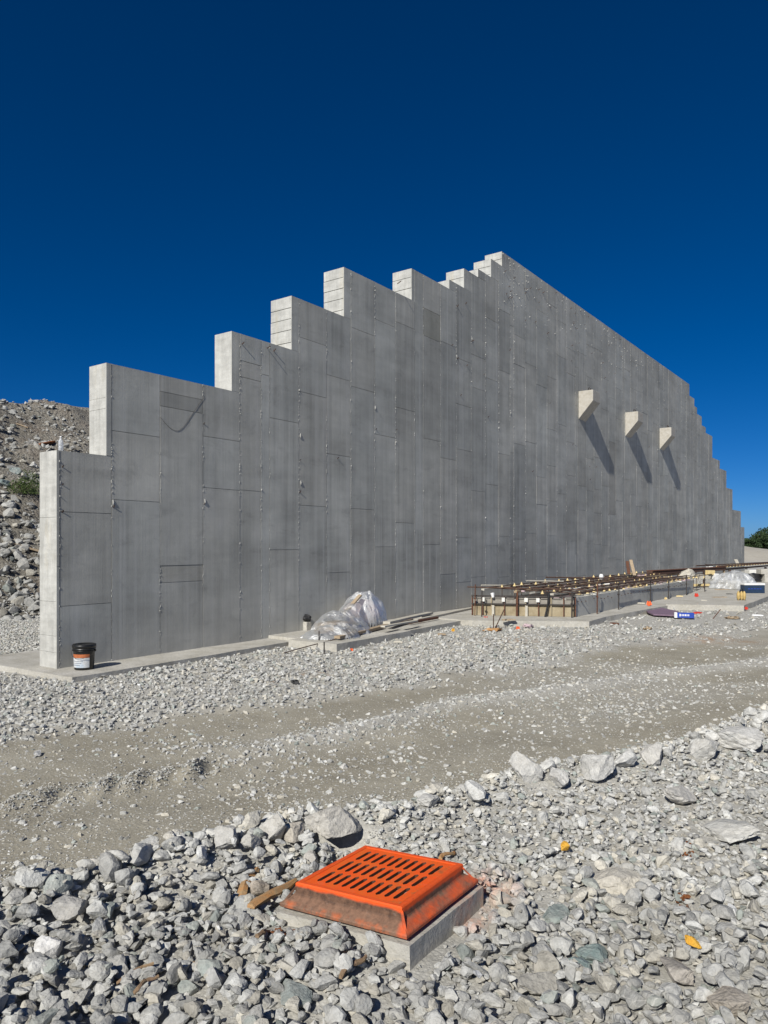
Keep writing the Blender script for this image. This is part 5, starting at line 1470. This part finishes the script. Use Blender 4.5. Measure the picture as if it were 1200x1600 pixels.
# shrub on the heap
sp_ = heap_at(38, 772)
shrub = empty('shrub', sp_); tag(shrub, 'small green shrub growing on the spoil heap at left', 'shrub')
V_, F_ = [], []; nn = 0
for _ in range(2600):
    u = rng.normal(size=3); u /= np.linalg.norm(u); r0 = rng.random() ** .4
    c = np.array([u[0] * .62 + .05 * u[2], u[1] * .45, abs(u[2]) * (.55 if u[0] < 0 else .85)]) * r0
    if vnoise(c[0] * 4 + 9, c[2] * 4 + 9, 1.0, 5) < .35: continue
    a = rng.normal(size=3); a /= np.linalg.norm(a); b = np.cross(a, rng.normal(size=3)); b /= np.linalg.norm(b); s = rng.uniform(.015, .035)
    V_ += [c - a * s, c + b * s * .5, c + a * s, c - b * s * .5]; F_.append((nn, nn + 1, nn + 2, nn + 3)); nn += 4
fo = link('foliage', np_mesh('foliage', np.array(V_), np.array(F_), 4), shrub, M['leaf']); fo['kind'] = 'stuff'
mb = MB()
for k in range(9): a = k * .7; mb.tube([(0, 0, -.05), (.12 * math.cos(a), .12 * math.sin(a), .18), (.28 * math.cos(a), .25 * math.sin(a), .36)], [.012, .008, .004], 4)
mb.build('stem', M['bark'], shrub)

# ------------------------------------------------------------------ far right: sand heap and trees
sx_ = np.linspace(-30, 60, 120); sy_ = np.linspace(-14, 30, 60); SX, SY = np.meshgrid(sx_, sy_)
cxs, cys = PZ(1185, 870, 95).x, 95
SZ = 1.9 * np.exp(-((SX + 9 + 0) / 9) ** 2 - (SY / 8) ** 2) + 1.15 * sstep(-26, 4, SX) * np.exp(-(SY / 9) ** 2) * (1 + .25 * fbm(SX, SY, .15, 80)) + .5 * np.exp(-((SY + 8) / 4) ** 2) * sstep(-20, 0, SX) + fbm(SX, SY, .3, 81) * .25 - .12
SZ -= .4 * (1 - sstep(0, 6, 60 - np.abs(SX - 15) * 1.33)) + .3
i_, j_ = np.meshgrid(np.arange(59), np.arange(119), indexing='ij'); q0 = (i_ * 120 + j_).ravel()
sand = link('sand_heap', np_mesh('sand_heap', np.stack([SX.ravel() + cxs, SY.ravel() + cys, SZ.ravel()], 1), np.stack([q0, q0 + 1, q0 + 121, q0 + 120], 1), 4, None, True), None, M['sand'])
tag(sand, 'low pale heap of graded soil beyond the far end of the wall', None, kind='structure')

def tree(x, y, hh, rad, label, seed):
    r = np.random.default_rng(seed)
    o = empty('tree', (x, y, -.2)); tag(o, label, 'tree', None)
    mb = MB(); mb.tube([(0, 0, 0), (.1, 0, hh * .35), (0, .1, hh * .7)], [.28, .2, .07], 7)
    for k in range(7):
        a = k * .9 + seed; z = hh * (.3 + .07 * k)
        mb.tube([(0, 0, z), (rad * .4 * math.cos(a), rad * .4 * math.sin(a), z + hh * .12), (rad * .75 * math.cos(a), rad * .75 * math.sin(a), z + hh * .2)], [.1, .06, .03], 5)
    mb.build('trunk', M['bark'], o)
    cl = [(r.normal(0, rad * .5), r.normal(0, rad * .5), hh * r.uniform(.28, .9), r.uniform(.22, .42) * rad) for _ in range(26)]
    V, Fc, nn = [], [], 0
    P = []
    for cx, cy, cz, cr in cl:
        m_ = 190; u = r.normal(size=(m_, 3)); u /= np.linalg.norm(u, axis=1)[:, None]; q = u * (cr * r.random(m_) ** .35)[:, None]; q[:, 2] *= .7
        P.append(q + np.array([cx, cy, cz]))
    P = np.concatenate(P); a = r.normal(size=P.shape); a /= np.linalg.norm(a, axis=1)[:, None]; b = np.cross(a, r.normal(size=P.shape)); b /= np.linalg.norm(b, axis=1)[:, None]; s = r.uniform(.09, .20, len(P))[:, None]
    V = np.stack([P - a * s, P + b * s * .7, P + a * s, P - b * s * .7], 1).reshape(-1, 3); Fc = np.arange(len(V)).reshape(-1, 4)
    c = link('crown', np_mesh('crown', V, Fc, 4), o, M['leaf_far']); c['kind'] = 'stuff'
for i, (px, ptop, Y, rad, lab) in enumerate(((1171, 841, 135, 1.6, 'small dark tree just beyond the far end of the wall'), (1186, 842, 140, 2.6, 'low dark tree between the small one and the taller tree at the right edge'), (1201, 832, 138, 3.6, 'taller dark green tree at the right edge of the photograph'), (1228, 826, 142, 4.2, 'broad dark tree just outside the right edge of the photograph'), (1262, 830, 146, 4.0, 'dark tree further right beyond the photograph edge'), (1178, 848, 150, 2.6, 'dark bushy tree behind the small tree past the wall end'))):
    p = PZ(px, ptop, Y); tree(p.x, Y, p.z + .2, rad, lab, 40 + i)
